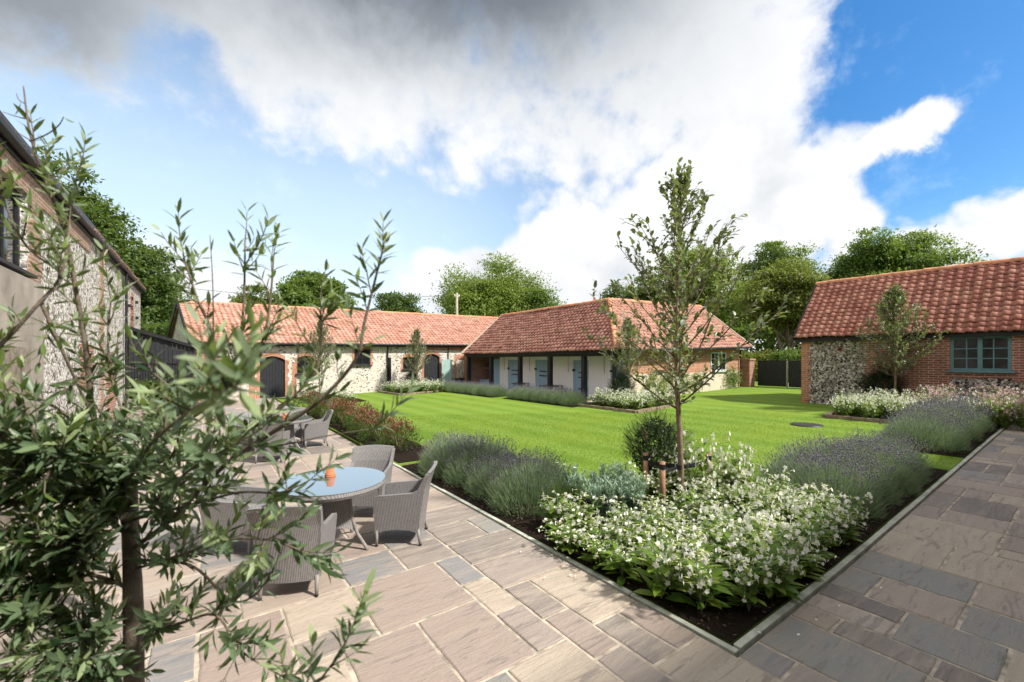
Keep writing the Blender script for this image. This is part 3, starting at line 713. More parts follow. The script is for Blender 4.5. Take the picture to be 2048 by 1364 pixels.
window(b,(18.6,10.6,1.47),X_,-Y_,1.55,1.0,4,3,M['grey_frame'],.07,.03,.0,mull=.78,sill=True,label='pale grey casement window')
MB().tube([(10.6,10.08,2.44),(21.95,10.08,2.76)],.06,8).build('gutter',M['black'],b); MB().tube([(21.6,10.52,.5),(21.6,10.52,2.7)],.04,8).build('downpipe',M['black'],b)
MB().bar((22,10.1,2.8),(22,13.2,5.4),.06,.16).build('bargeboard',M['render'],b)
mb=MB().box(15.85,16.15,16.25,16.55,3.6,5.62); mb.box(15.82,16.18,16.22,16.58,5.5,5.56); ch=mb.build('chimney',M['brick'],b)
MB().lathe([(.07,5.6),(.06,5.82),(.045,5.82)],(16.0,16.4,0),10).build('chimney_pot',M['terracotta'],ch)
for y in (19.95,17.43,14.28,11.88):
    r=MB().tube([(11.84,y,2.3),(11.85,y+.02,1.9),(11.85,y,1.42)],.012,5).build('lead_rope',M['rope'],b)
# benches and box by the stables, gate, pier
def bench(name,label,loc,rz,L=1.4,m=None,back=True,sh=.45,group=None):
    t_=thing(name,label,'bench',loc,rz,group); m=m or M['wood_grey']
    mb=MB()
    for i in range(6): y=-.24+i*.085; mb.box(-L/2,L/2,y,y+.062,sh-.03,sh)
    mb.build('seat',m,t_,False,bevel=.006)
    for sx in (-1,1):
        for y in (-.22,.22): MB().box(sx*(L/2-.08)-.03,sx*(L/2-.08)+.03,y-.03,y+.03,0,(sh+.45 if y>0 and back else (sh+.2 if back else sh-.03))).build('leg',m,t_,False,bevel=.006)
        if back: MB().box(sx*(L/2-.08)-.035,sx*(L/2-.08)+.035,-.28,.24,sh+.2,sh+.235).build('arm',m,t_,False,bevel=.006)
    mb=MB().box(-L/2+.1,L/2-.1,-.02,.02,sh-.11,sh-.03)
    mb.build('apron',m,t_,False)
    if back:
        mb=MB(); mb.box(-L/2+.05,L/2-.05,.2,.24,sh+.37,sh+.45); mb.box(-L/2+.05,L/2-.05,.2,.24,sh+.06,sh+.12)
        for i in range(int(L/.11)): x=-L/2+.1+i*.11; mb.box(x,x+.05,.21,.23,sh+.12,sh+.37)
        mb.build('backrest',m,t_,False)
    return t_
bench('garden_bench','low brown slatted bench against the white wall between the first two stable doors',(11.5,17.75,tz(11.5)+.02),-math.pi/2,.85,M['wood_grey'],False,.5)
bench('garden_bench','low brown slatted bench against the white wall between the second and third stable doors',(11.5,15.0,tz(11.5)+.02),-math.pi/2,.95,M['wood_grey'],False,.5)
bench('slatted_bench','weathered grey slatted bench in the shade behind the olive tree','' and None or (-4.15,2.55,.012),math.pi/2-.12,1.7,M['wood_grey'],True)
bench('slatted_bench','distant weathered slatted bench against the flint barn wall',(-4.6,14.4,.012),math.pi/2,1.5,M['wood_grey'])
t_=thing('storage_box','blue boarded storage box in the open stable bay','box',(12.05,22.0,tz(12)))
mb=MB()
for i in range(7): mb.box(11.75,12.35,21.55+i*.16,21.7+i*.16,.27,.72)
mb.build('body',M['blue'],t_); MB().box(11.7,12.4,21.5,22.7,.72,.77).build('lid',M['blue'],t_)
t_=thing('planter_box','small black square planter beside the brick pier of the stable bay','planter',(10.75,23.6,tz(10.7)))
mb=MB().box(10.55,10.95,23.4,23.8,.22,.28); mb.prism([(10.53,23.38,.28),(10.97,23.38,.28),(11.0,23.35,.85),(10.5,23.35,.85)],(0,.46,0)); mb.build('pot',M['black'],t_)
MB().tube([(10.75,23.6,.8),(10.77,23.6,1.5)],.012,5).build('stem',M['bark'],t_)
t_=thing('brick_pier','short red brick gate pier at the end of the stable wing','pier',(22.27,10.5,tz(22.3)))
MB().box(21.97,22.57,10.2,10.8,.4,2.02).build('shaft',M['brick'],t_); MB().box(21.92,22.62,10.15,10.85,2.02,2.12).build('cap',M['brick'],t_,bevel=.02)
for k,(y0,y1,lb) in enumerate(((8.62,10.1,'black boarded gate leaf hung on the brick pier'),(5.7,8.5,'black boarded gate leaf running behind the brick and flint barn'))):
    t_=thing('wooden_gate',lb,'gate',(22.75,(y0+y1)/2,tz(22.7)))
    mb=MB(); n=round((y1-y0)/.12)
    for i in range(n): a=y0+(y1-y0)*i/n; mb.box(22.72,22.76+.01*(i%2),a+.003,a+(y1-y0)/n-.003,.58,2.02)
    mb.build('boards',M['blackwood'],t_)
    for z in (.8,1.75): MB().box(22.77,22.83,y0,y1,z,z+.12).build('rail',M['blackwood'],t_)
t_=thing('gate_post','thin pale post where the two black gate leaves meet','post',(22.7,8.56,tz(22.7)))
MB().box(22.66,22.72,8.53,8.59,.5,2.0).build('shaft',M['pole'],t_); MB().box(22.65,22.73,8.52,8.60,2.0,2.03).build('cap',M['iron'],t_)

# ================================================================== brick and flint barn on the right
b=thing('brick_barn','brick and flint barn with weathered red pantile roof and teal window on the right','barn',(16.13,0,.35))
bx=16.13; top=2.86; Wb=lambda y,z:(bx,y,z)
mb=MB(); wall_holes(mb,(bx,5.45,0),-Y_,-X_,13.5,lambda a:.2,lambda a:top,[(4.15,5.42,1.72,2.78)],.14)
mb.poly((bx,5.45,.2),(bx+4.2,5.45,.2),(bx+4.2,5.45,2.86),(bx+2.1,5.45,5.2),(bx,5.45,2.86)); mb.poly((bx,-8,.2),(bx,-8,2.86),(bx+2.1,-8,5.2),(bx+4.2,-8,2.86),(bx+4.2,-8,.2)); mb.poly((bx+4.2,-8,.2),(bx+4.2,-8,2.86),(bx+4.2,5.45,2.86),(bx+4.2,5.45,.2))
mb.build('wall',M['flint_dark'],b)
quoin(b,(bx,5.45,0),-Y_,-X_,.23,top,M['brick_orange'],.014,course=.15,z0=.2)
MB().box(bx-.016,bx+.05,5.45,5.466,.2,top).build('brick_corner',M['brick_orange'],b)
quoin(b,(bx,3.42,0),-Y_,-X_,.3,top,M['brick'],.014,True,course=.15,z0=.2); plate(b,'brick_panel',(bx,3.1,0),-Y_,-X_,1.55,.2,top,M['brick'],.012)
mb=MB()
for y0,y1,z0,z1 in ((1.55,1.3,.9,top),(1.3,.03,2.78,top),(1.3,.03,1.5,1.72),(.03,-.3,1.4,top)): mb.box(bx-.014,bx+.06,min(y0,y1),max(y0,y1),z0,z1)
mb.build('brick_surround',M['brick'],b)
window(b,(bx,1.3,1.72),-Y_,-X_,1.27,1.06,4,3,M['teal'],.075,.03,.03,mull=.64,sill=True,label='teal painted casement window')
pantiles('roof',b,(bx-.2,5.62,2.93),(0,-1,0),(2.3,0,2.36),13.8,3.28,M['tile_barn'],.235,.225,ns=8,amp=.036)
MB().poly((bx+2.1,5.62,5.26),(bx+2.1,-8.2,5.26),(bx+4.5,-8.2,2.7),(bx+4.5,5.62,2.7)).build('roof',M['ridge'],b)
MB().poly((bx-.2,5.6,2.87),(bx-.2,-8.2,2.87),(bx+2.1,-8.2,5.15),(bx+2.1,5.6,5.15)).build('roof_deck',M['wood_dark'],b)
ridge_tiles(b,(bx+2.1,5.66,5.31),(bx+2.1,-8.2,5.26),M['ridge'],.12,.42)
MB().bar((bx-.2,5.66,2.88),(bx+2.1,5.66,5.28),.05,.16).build('bargeboard',M['black'],b)
MB().box(bx-.16,bx-.04,-8.1,5.6,2.76,2.9).build('fascia',M['black'],b)
t_=thing('wall_vent','small round dark clay vent in the flint wall of the brick barn','vent',(bx-.01,4.2,2.45))
MB().tube([(bx-.035,4.2,2.45),(bx+.02,4.2,2.45)],.065,14).build('grille',M['iron'],t_); MB().tube([(bx-.02,4.2,2.45),(bx+.02,4.2,2.45)],.085,14).build('ring',M['terracotta'],t_)

# farmhouse added out of view behind the camera, sized so its shade falls over the near paving
b=thing('unseen_house','long unseen house added behind the viewpoint shading the near paving','house',(4,-7,0))
HY=-4.8; WZ=3.6
mb=MB(); wall_holes(mb,(-9,HY,0),X_,Y_,34,lambda a:0,lambda a:6.3,[(k*4+1.5,k*4+2.7,1,2.3) for k in range(8)],.15); mb.build('wall',M['flint_grey'],b)
MB().prism([(-9.2,HY+.2,6.3-.1),(-9.2,HY-3.5,6.3+1.5),(-9.2,HY-7.2,6.3-.1)],(34.4,0,0)).build('roof',M['ridge'],b)
mb=MB().box(2.2,24,-4.75,-2.5,0,WZ); mb.prism([(2.0,-2.3,WZ-.05),(2.0,-3.6,WZ+1.0),(2.0,-4.75,WZ+.9)],(22.2,0,0)); mb.build('shade_wing',M['brick'],b)  # wing added out of view to throw more shade on the right-hand path
for k in range(8): window(b,(-9+k*4+1.5,HY,1),X_,Y_,1.2,1.3,3,3,M['grey_frame'],.07,.03,.04)
# ================================================================== furniture
def make_chair(label,group):
    t_=thing('wicker_armchair',label,'armchair',(0,0,0),0,group); m=M['wicker']
    def shear(v,out): x,y,z=v; return (x+out*(z-.14)*.09,y,z)
    for s in (-1,1):
        P=[(-.25,.15),(-.29,.5),(-.335,.72),(-.40,.89),(-.355,.905),(-.29,.78),(-.245,.70),(-.18,.665),(0,.65),(.24,.635),(.29,.62),(.305,.58),(.30,.15),(.18,.19),(.02,.205),(-.14,.19)]
        mb=MB().prism([(s*.275,y,z) for y,z in P],(-s*.045,0,0)); mb.v=[shear(v,s) for v in mb.v]
        mb.build('arm',m,t_,False,bevel=.012)
    rows=[(.15,-.25,.25),(.35,-.275,.262),(.55,-.305,.285),(.72,-.335,.305),(.84,-.375,.318),(.92,-.415,.322)]
    mb=MB(); n=8; V=[]
    for k,(z,y,wd) in enumerate(rows):
        for i in range(n+1):
            a=-1+2*i/n; V.append((a*wd,y-.035*(1-a*a)+.0,z+(.02*(1-a*a) if k==5 else 0)))
    m_=len(V); V2=[(x,y+.045,z) for x,y,z in V]; mb.v=V+V2; w_=n+1
    for k in range(5):
        for i in range(n):
            q=(k*w_+i,k*w_+i+1,(k+1)*w_+i+1,(k+1)*w_+i); mb.f.append(q); mb.f.append(tuple(m_+j for j in reversed(q)))
        for i in (0,n): mb.f.append((k*w_+i,(k+1)*w_+i,m_+(k+1)*w_+i,m_+k*w_+i))
    for i in range(n): mb.f.append((5*w_+i,5*w_+i+1,m_+5*w_+i+1,m_+5*w_+i)); mb.f.append((i,i+1,m_+i+1,m_+i))
    mb.build('backrest',m,t_,False,smooth=False)
    MB().obox((0,.0,.425),(.24,0,0),(0,.285,0),(0,0,.035)).build('seat',m,t_,False,bevel=.02)
    MB().prism([(-.235,.27,.15),(-.12,.27,.19),(.12,.27,.19),(.235,.27,.15),(.25,.27,.41),(-.25,.27,.41)],(0,.03,0)).build('front_skirt',m,t_,False,bevel=.006)
    for sx in (-1,1):
        for y,dy in ((.275,.0),(-.245,-.03)):
            lg=MB().tube([(sx*.262,y,.2),(sx*.266,y+dy,.0)],[.022,.017],10).build('leg',M['wicker_leg'],t_,False,smooth=True)
            MB().tube([(sx*.266,y+dy,.0),(sx*.266,y+dy,.018)],.019,10).build('foot',M['black'],lg,False)
    return t_
def face(loc,tgt): d=Vector(tgt)-Vector(loc); return math.atan2(d.y,d.x)-math.pi/2
PZ=.012
tc1=(-1.94,3.35); tc2=(-1.61,9.15)
G1='wicker armchairs around the near table'; G2='wicker armchairs around the far table'
c0=make_chair('grey wicker armchair on the lavender side of the near glass table, seen side on',G1)
c0.scale=(.86,.86,.88); c0.location=(-1.22,3.15,PZ); c0.rotation_euler.z=face((-1.22,3.15),(-2.1,3.72))
for (x,y),tg,lb,g in (((-2.38,2.72),(-2.02,3.4),'grey wicker armchair nearest the viewer with its back turned at the near glass table',G1),((-1.3,4.2),(-1.75,3.5),'grey wicker armchair beyond the near glass table, facing the viewer',G1),((-2.75,3.95),(-2.0,3.4),'grey wicker armchair half hidden by olive leaves, barn side of near table',G1),
    ((-.92,9.45),(-1.7,9.5),'grey wicker armchair on the shrub side of the far table',G2),((-1.95,8.35),(-1.6,9.2),'grey wicker armchair with its back turned at the far table',G2),((-1.3,10.2),(-1.6,9.2),'grey wicker armchair beyond the far table nearer the shrubs',G2),((-2.25,9.9),(-1.7,9.2),'grey wicker armchair beyond the far table nearer the barn',G2)):
    dup(c0,(x,y,PZ),face((x,y),tg),None,lb,g)
def make_table(label,loc,group):
    t_=thing('round_table',label,'table',(loc[0],loc[1],PZ),0,group); m=M['wicker']
    MB().lathe([(.0,.655),(.50,.655),(.545,.66),(.56,.69),(.552,.722),(.0,.722)],n=56).build('woven_rim',m,t_,False)
    MB().lathe([(0,.723),(.553,.723),(.557,.728),(.553,.733),(0,.733)],n=64).build('glass_top',M['table_glass'],t_,False,smooth=False)
    for k in range(4):
        a=math.pi/4+k*math.pi/2; c,s=math.cos(a),math.sin(a); b_=a+math.pi/2; c2,s2=math.cos(b_),math.sin(b_)
        pts=[(.20,.66),(.205,.5),(.23,.33),(.29,.17),(.40,.02)]
        MB().tube([(r*c,r*s,z) for r,z in pts]+[(.41*c,.41*s,0)],[.02,.02,.019,.018,.018,.018],10).build('leg',M['wicker_leg'],t_,False,smooth=True)
        lo=[]
        for i in range(7): q=i/6; r=.30-.0*q; x=(1-q)*c*.285+q*c2*.285; y=(1-q)*s*.285+q*s2*.285; lo.append((x*.96,y*.96,.19+.07*math.sin(math.pi*q)))
        mb=MB(); up=[((1-i/6)*c*.2+i/6*c2*.2,(1-i/6)*s*.2+i/6*s2*.2,.655) for i in range(7)]; md=[tuple((lo[i][j]*.62+up[i][j]*.38)*(.95 if j<2 else 1) for j in range(3)) for i in range(7)]
        for i in range(6): mb.poly(lo[i],lo[i+1],md[i+1],md[i]); mb.poly(md[i],md[i+1],up[i+1],up[i])
        mb.build('pedestal_panel',m,t_,False)
    return t_
make_table('round grey wicker table with glass top nearest the viewer',tc1,'round wicker tables'); make_table('round grey wicker table further up the patio beside the red shrubs',tc2,'round wicker tables')
for (x,y),lb in (((-1.93,3.5),'upturned terracotta pot on the near glass table'),((-1.6,9.2),'upturned terracotta pot on the far table')):
    t_=thing('terracotta_pot',lb,'pot',(x,y,PZ+.734))
    MB().lathe([(.058,.0),(.060,.012),(.056,.018)],n=24).build('rim',M['terracotta'],t_,False,smooth=True)
    MB().lathe([(.052,.015),(.054,.03),(.049,.034),(.034,.105),(.010,.107),(.009,.1)],n=24).build('body',M['terracotta'],t_,False,smooth=True)
t_=thing('drain_cover','round dark metal drain cover set in the lawn','drain cover',(10.65,3.33,tz(10.65)))
MB().lathe([(0,.035),(.30,.035),(.32,.03),(.33,.0)],n=32).build('lid',M['iron'],t_,False); MB().lathe([(.33,.0),(.33,.028),(.38,.022),(.40,.0)],n=32).build('ring',M['iron'],t_,False)
# stakes and tie of the young tree
for (x,y),lb in (((1.86,1.86),'round wooden tree stake in front of the young tree'),((2.12,2.32),'wooden tree stake behind the young tree, by the yew'),((2.85,1.78),'wooden tree stake right of the young tree')):
    t_=thing('tree_stake',lb,'stake',(x,y,tz(x)+.02))
    MB().tube([(x,y,tz(x)),(x,y,.70)],.038,12).build('shaft',M['stake'],t_,smooth=True); MB().tube([(x,y,.60),(x,y,.67)],.0405,12).build('strap_band',M['black'],t_)
t_=thing('tree_tie','black rubber tie strap holding the young tree between its stakes','tree tie',(2.33,1.92,.5))
mb=MB().bar((2.85,1.78,.56),(2.37,1.9,.55),.012,.06); mb.bar((2.12,2.32,.56),(2.32,1.98,.55),.012,.06); mb.bar((1.86,1.86,.55),(2.28,1.92,.55),.012,.05); mb.lathe([(.045,.52),(.045,.58)],(2.33,1.92,0),12); mb.build('strap',M['black'],t_)

# ================================================================== plants
def orient(D,up=(0,0,1)):
    return np.broadcast_to(np.array(up,float),D.shape)+rdir(len(D))*.3
class Plant:
    """collects leaves by material name"""
    def __init__(s): s.d={}
    def add(s,part,mname,mesh): s.d.setdefault((part,mname),[]).append(mesh)
    def build(s,root,stuff=()):
        for (p,mn),ms in s.d.items():
            V,F=cat_(*ms); np_mesh(p,V,F,M[mn],root,False)
# ---- the olive tree close to the viewer
OLIVE = [
  ('trunk',0.027,0.018,0,[(-3.229,-0.051,0.705),(-3.229,-0.051,1.001),(-3.229,-0.051,1.27),(-3.233,-0.036,1.426),(-3.24,-0.006,1.553),(-3.247,0.024,1.713)]),
  ('leader',0.012,0.004,0.68,[(-3.24,-0.006,1.553),(-3.283,0.013,1.722),(-3.318,0.013,1.902),(-3.329,-0.003,2.076),(-3.35,-0.013,2.258),(-3.366,-0.026,2.381),(-3.397,-0.028,2.494),(-3.418,-0.025,2.571)]),
  ('tip',0.004,0.0018,0.04,[(-3.418,-0.025,2.571),(-3.425,-0.033,2.621),(-3.431,-0.028,2.67),(-3.436,-0.025,2.723)]),
  ('tip',0.0025,0.0012,0.03,[(-3.423,-0.034,2.587),(-3.385,-0.074,2.6),(-3.36,-0.104,2.616),(-3.348,-0.125,2.63)]),
  ('tip',0.0022,0.001,0.05,[(-3.43,-0.029,2.642),(-3.453,-0.013,2.649),(-3.481,0.02,2.665)]),
  ('tip',0.002,0.001,0.0,[(-3.432,-0.028,2.679),(-3.445,-0.018,2.689),(-3.45,-0.015,2.705)]),
  ('tip',0.0022,0.001,0.0,[(-3.423,-0.034,2.59),(-3.443,-0.02,2.605),(-3.465,0.008,2.625)]),
  ('limb',0.007,0.003,0.7,[(-3.525,-0.084,2.006),(-3.444,-0.142,2.083),(-3.384,-0.173,2.168),(-3.353,-0.17,2.222),(-3.342,-0.154,2.272),(-3.336,-0.134,2.372)]),
  ('limb',0.006,0.003,0.7,[(-3.378,-0.165,2.186),(-3.35,-0.149,2.085),(-3.323,-0.106,1.976),(-3.304,-0.058,1.883)]),
  ('limb',0.009,0.003,0.55,[(-3.24,-0.006,1.526),(-3.147,-0.171,1.638),(-3.036,-0.35,1.799),(-2.935,-0.472,1.895),(-2.865,-0.547,1.96),(-2.802,-0.604,2.052),(-2.788,-0.615,2.128),(-2.77,-0.628,2.217),(-2.759,-0.636,2.272)]),
  ('limb',0.006,0.003,0.7,[(-3.247,0.024,1.713),(-3.174,-0.337,1.861),(-3.102,-0.672,1.957),(-3.064,-0.896,2.001),(-3.047,-0.995,2.018)]),
  ('limb',0.007,0.003,0.68,[(-3.247,0.024,1.713),(-3.172,-0.091,1.862),(-3.095,-0.209,1.999),(-3.054,-0.263,2.088),(-3.089,-0.25,2.2),(-3.117,-0.243,2.304)]),
  ('limb',0.006,0.0025,0.68,[(-3.095,-0.209,1.999),(-3.014,-0.316,2.05),(-2.998,-0.341,2.173),(-2.995,-0.354,2.342)]),
  ('limb',0.006,0.0025,0.68,[(-3.053,-0.239,1.96),(-2.982,-0.315,2.025),(-2.946,-0.341,2.151),(-2.933,-0.35,2.315)]),
  ('stick',0.003,0.0012,0.1,[(-3.085,-0.216,1.947),(-3.06,-0.246,2.075),(-3.058,-0.26,2.227),(-3.064,-0.256,2.366)]),
  ('limb',0.005,0.0025,0.68,[(-2.989,-0.408,1.886),(-2.913,-0.463,1.956),(-2.86,-0.501,2.038),(-2.854,-0.505,2.144)]),
  ('limb',0.006,0.002,0.7,[(-3.238,-0.019,1.475),(-3.126,-0.186,1.548),(-3.035,-0.326,1.612),(-2.951,-0.436,1.629),(-2.898,-0.499,1.614)]),
  ('limb',0.006,0.002,0.68,[(-3.236,-0.021,1.503),(-3.106,-0.176,1.513),(-3.023,-0.285,1.444),(-2.975,-0.357,1.473),(-2.942,-0.405,1.544)]),
  ('limb',0.006,0.002,0.68,[(-3.24,-0.006,1.608),(-3.106,-0.201,1.677),(-3.005,-0.336,1.725),(-2.932,-0.449,1.74),(-2.879,-0.512,1.775)]),
  ('limb',0.004,0.0015,0.25,[(-3.159,-0.138,1.683),(-3.034,-0.314,1.829),(-2.929,-0.427,1.847),(-2.847,-0.511,1.872),(-2.763,-0.596,1.892)]),
  ('limb',0.007,0.002,3.9,[(-3.242,-0.004,1.553),(-3.304,-0.058,1.677),(-3.374,-0.106,1.716),(-3.444,-0.142,1.728),(-3.502,-0.137,1.749)]),
  ('limb',0.006,0.002,3.9,[(-3.243,0.009,1.646),(-3.284,-0.135,1.792),(-3.345,-0.214,1.85),(-3.408,-0.23,1.882),(-3.476,-0.181,1.913)]),
  ('limb',0.007,0.002,3.9,[(-3.235,-0.034,1.426),(-3.314,-0.051,1.497),(-3.393,-0.056,1.485),(-3.464,-0.067,1.489),(-3.516,-0.066,1.517)]),
  ('limb',0.006,0.002,3.9,[(-3.233,-0.047,1.364),(-3.304,-0.058,1.355),(-3.373,-0.07,1.338),(-3.435,-0.087,1.313)]),
  ('limb',0.006,0.002,0.9,[(-3.231,-0.049,1.324),(-3.136,-0.204,1.381),(-3.055,-0.336,1.442),(-3.009,-0.418,1.385),(-2.939,-0.506,1.35)]),
  ('limb',0.005,0.002,0.9,[(-3.293,-0.066,1.78),(-3.333,-0.099,1.89),(-3.378,-0.128,1.956),(-3.433,-0.125,1.982),(-3.48,-0.116,2.028)]),
  ('limb',0.005,0.002,0.9,[(-3.271,-0.021,1.727),(-3.244,-0.077,1.867),(-3.271,-0.057,1.998),(-3.281,-0.05,2.102),(-3.274,-0.055,2.207)]),
  ('limb',0.005,0.002,0.9,[(-3.247,0.024,1.713),(-3.159,-0.138,1.775),(-3.124,-0.249,1.878),(-3.131,-0.306,1.968),(-3.179,-0.272,2.027)]),
  ('limb',0.005,0.002,0.9,[(-3.189,-0.141,1.677),(-3.101,-0.389,1.806),(-3.04,-0.495,1.861),(-2.983,-0.561,1.906)]),
  ('limb',0.004,0.002,0.68,[(-3.366,-0.026,2.381),(-3.348,-0.063,2.425),(-3.333,-0.099,2.48)]),
  ('limb',0.004,0.002,0.9,[(-3.35,-0.013,2.258),(-3.416,-0.063,2.315),(-3.445,-0.08,2.389),(-3.456,-0.097,2.44)]),
  ('limb',0.005,0.002,0.68,[(-2.954,-0.619,1.275),(-2.933,-0.658,1.39),(-2.896,-0.697,1.436),(-2.857,-0.725,1.503)]),
  ('limb',0.004,0.002,0.9,[(-3.374,-0.106,1.716),(-3.39,-0.181,1.806),(-3.371,-0.232,1.878),(-3.382,-0.248,1.945)]),
  ('limb',0.005,0.002,3.9,[(-3.304,-0.058,1.355),(-3.326,-0.141,1.322),(-3.321,-0.169,1.266)]),
  ('limb',0.005,0.002,3.9,[(-3.314,-0.051,1.497),(-3.345,-0.127,1.621),(-3.397,-0.152,1.642),(-3.454,-0.16,1.648)]),
  ('limb',0.005,0.002,4.0,[(-3.346,-0.028,1.368),(-3.393,-0.056,1.424),(-3.445,-0.08,1.418),(-3.507,-0.072,1.415)]),
  ('limb',0.005,0.002,4.0,[(-3.374,-0.106,1.716),(-3.397,-0.114,1.652),(-3.437,-0.11,1.592),(-3.489,-0.11,1.572)]),
  ('limb',0.005,0.002,4.0,[(-3.304,-0.058,1.677),(-3.335,-0.036,1.587),(-3.377,-0.006,1.523),(-3.433,0.01,1.519)]),
  ('limb',0.005,0.002,3.9,[(-3.345,-0.214,1.85),(-3.363,-0.201,1.783),(-3.405,-0.183,1.786),(-3.463,-0.153,1.811)]),
  ('limb',0.005,0.002,3.9,[(-3.304,-0.058,1.355),(-3.289,-0.093,1.279),(-3.313,-0.113,1.215),(-3.35,-0.149,1.22)]),
  ('limb',0.004,0.002,1.6,[(-3.243,0.009,1.646),(-3.325,0.08,1.713),(-3.404,0.137,1.755),(-3.473,0.186,1.797)]),
]

def smooth_line(pts,k=5):
    P=[np.array(p,float) for p in pts]; out=[]
    for i in range(len(P)-1):
        p0=P[max(i-1,0)];p1=P[i];p2=P[i+1];p3=P[min(i+2,len(P)-1)]
        for j in range(k):
            s=j/k; out.append(.5*((2*p1)+(p2-p0)*s+(2*p0-5*p1+4*p2-p3)*s*s+(3*p1-p0-3*p2+p3)*s**3))
    out.append(P[-1]); return out
def olive_tree():
    root=thing('olive_tree','young olive tree with silvery leaves close in front, growing from the paving','tree',(-3.22,-.06,0))
    off=np.array(root.location)
    wood=MB(); LP=[];LD=[];LN=[];LL=[];LT=[]
    rng=np.random.RandomState(11); camp=np.array(CAM)
    for kind,r0,r1,dens,pts in OLIVE:
        L=smooth_line(pts); n=len(L)
        if kind=='trunk': L=[np.array((L[0][0],L[0][1],0.))]+L; n+=1
        wood.tube(L,list(np.linspace(r0,r1,n)*(1 if kind=='trunk' else .72)),8)
        if dens<=0: continue
        seg=[np.linalg.norm(L[i+1]-L[i]) for i in range(n-1)]; tot=sum(seg); m=max(1,int(tot/.027*dens))
        cum=np.cumsum([0]+seg)
        for j in range(m+1):
            end=(j==m)
            if end and dens<.2: continue
            s=tot if end else rng.uniform(.08,1)*tot; i=min(np.searchsorted(cum,s)-1,n-2); i=max(i,0)
            p=L[i]+(L[i+1]-L[i])*((s-cum[i])/seg[i]); tg=(L[i+1]-L[i])/seg[i]
            if dens<.2 and not end: # a few stray leaves only
                if rng.rand()<.5: LP.append(p);LD.append(nrm(tg*.4+rdir(1,rng)[0]));LN.append(rdir(1,rng)[0]);LL.append(.04);LT.append(rng.rand()<.3)
                continue
            ln=rng.uniform(.05,.14)*(1 if end else rng.uniform(.5,1.15)); d=nrm(tg*(1. if end else .55)+rdir(1,rng)[0]*(.15 if end else .65)+np.array((0,0,.35)))
            q=[p]; 
            for k in range(4): d=nrm(d+rdir(1,rng)[0]*.14+np.array((0,0,.07))); q.append(q[-1]+d*ln/4)
            wood.tube(q,[.0016,.0015,.0013,.001,.0008],4,False)
            a=rng.uniform(0,6.28); npair=max(2,int(ln/.018)); big=1.18 if p[2]<1.9 else .95; tipm=rng.rand()<.32
            for k in range(npair+1):
                f=k/npair; pp=q[0]+(q[-1]-q[0])*f; x=min(3,int(f*4)); pp=q[x]+(q[x+1]-q[x])*(f*4-x); dd=nrm(q[x+1]-q[x]); s1=nrm(np.cross(dd,(.3,.2,.9))); s2=np.cross(dd,s1)
                a+=math.pi/2+rng.normal(0,.25)
                for sg in (0,math.pi):
                    if rng.rand()<.1: continue
                    o=s1*math.cos(a+sg)+s2*math.sin(a+sg); up=.55+f*.7
                    LP.append(pp);LD.append(nrm(dd*up+o*.8+rdir(1,rng)[0]*.18-np.array((0,0,.12))));LN.append(nrm(dd-o*.4+rdir(1,rng)[0]*.25));LL.append(big*rng.uniform(.034,.052)*(1-.35*max(0,f-.7)));LT.append(tipm and f>.35)
    # the large out-of-focus rosette nearest the viewer
    P0=np.array((-3.043, -0.986, 2.016))
    for k in range(13):
        a=k*2.4; d=nrm(np.array((math.cos(a)*.75,math.sin(a)*.75,.75 if k<10 else -.5))); LP.append(P0+d*.004);LD.append(d);LN.append(np.array((-math.cos(a),-math.sin(a),1.2)));LL.append(.052);LT.append(True)
    LP=np.array(LP);LD=np.array(LD);LN=np.array(LN);LL=np.array(LL);LT=np.array(LT)
    ok=np.linalg.norm(LP-camp,axis=1)>.36; LP,LD,LN,LL,LT=LP[ok],LD[ok],LN[ok],LL[ok],LT[ok]
    w=wood.build('trunk',M['bark_olive'],root,True,smooth=True)
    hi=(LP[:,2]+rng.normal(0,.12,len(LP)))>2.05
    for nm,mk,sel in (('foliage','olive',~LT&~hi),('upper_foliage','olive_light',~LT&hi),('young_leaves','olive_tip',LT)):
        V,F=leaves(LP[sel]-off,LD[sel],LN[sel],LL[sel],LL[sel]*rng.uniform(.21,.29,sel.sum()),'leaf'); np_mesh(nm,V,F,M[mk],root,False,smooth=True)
olive_tree()

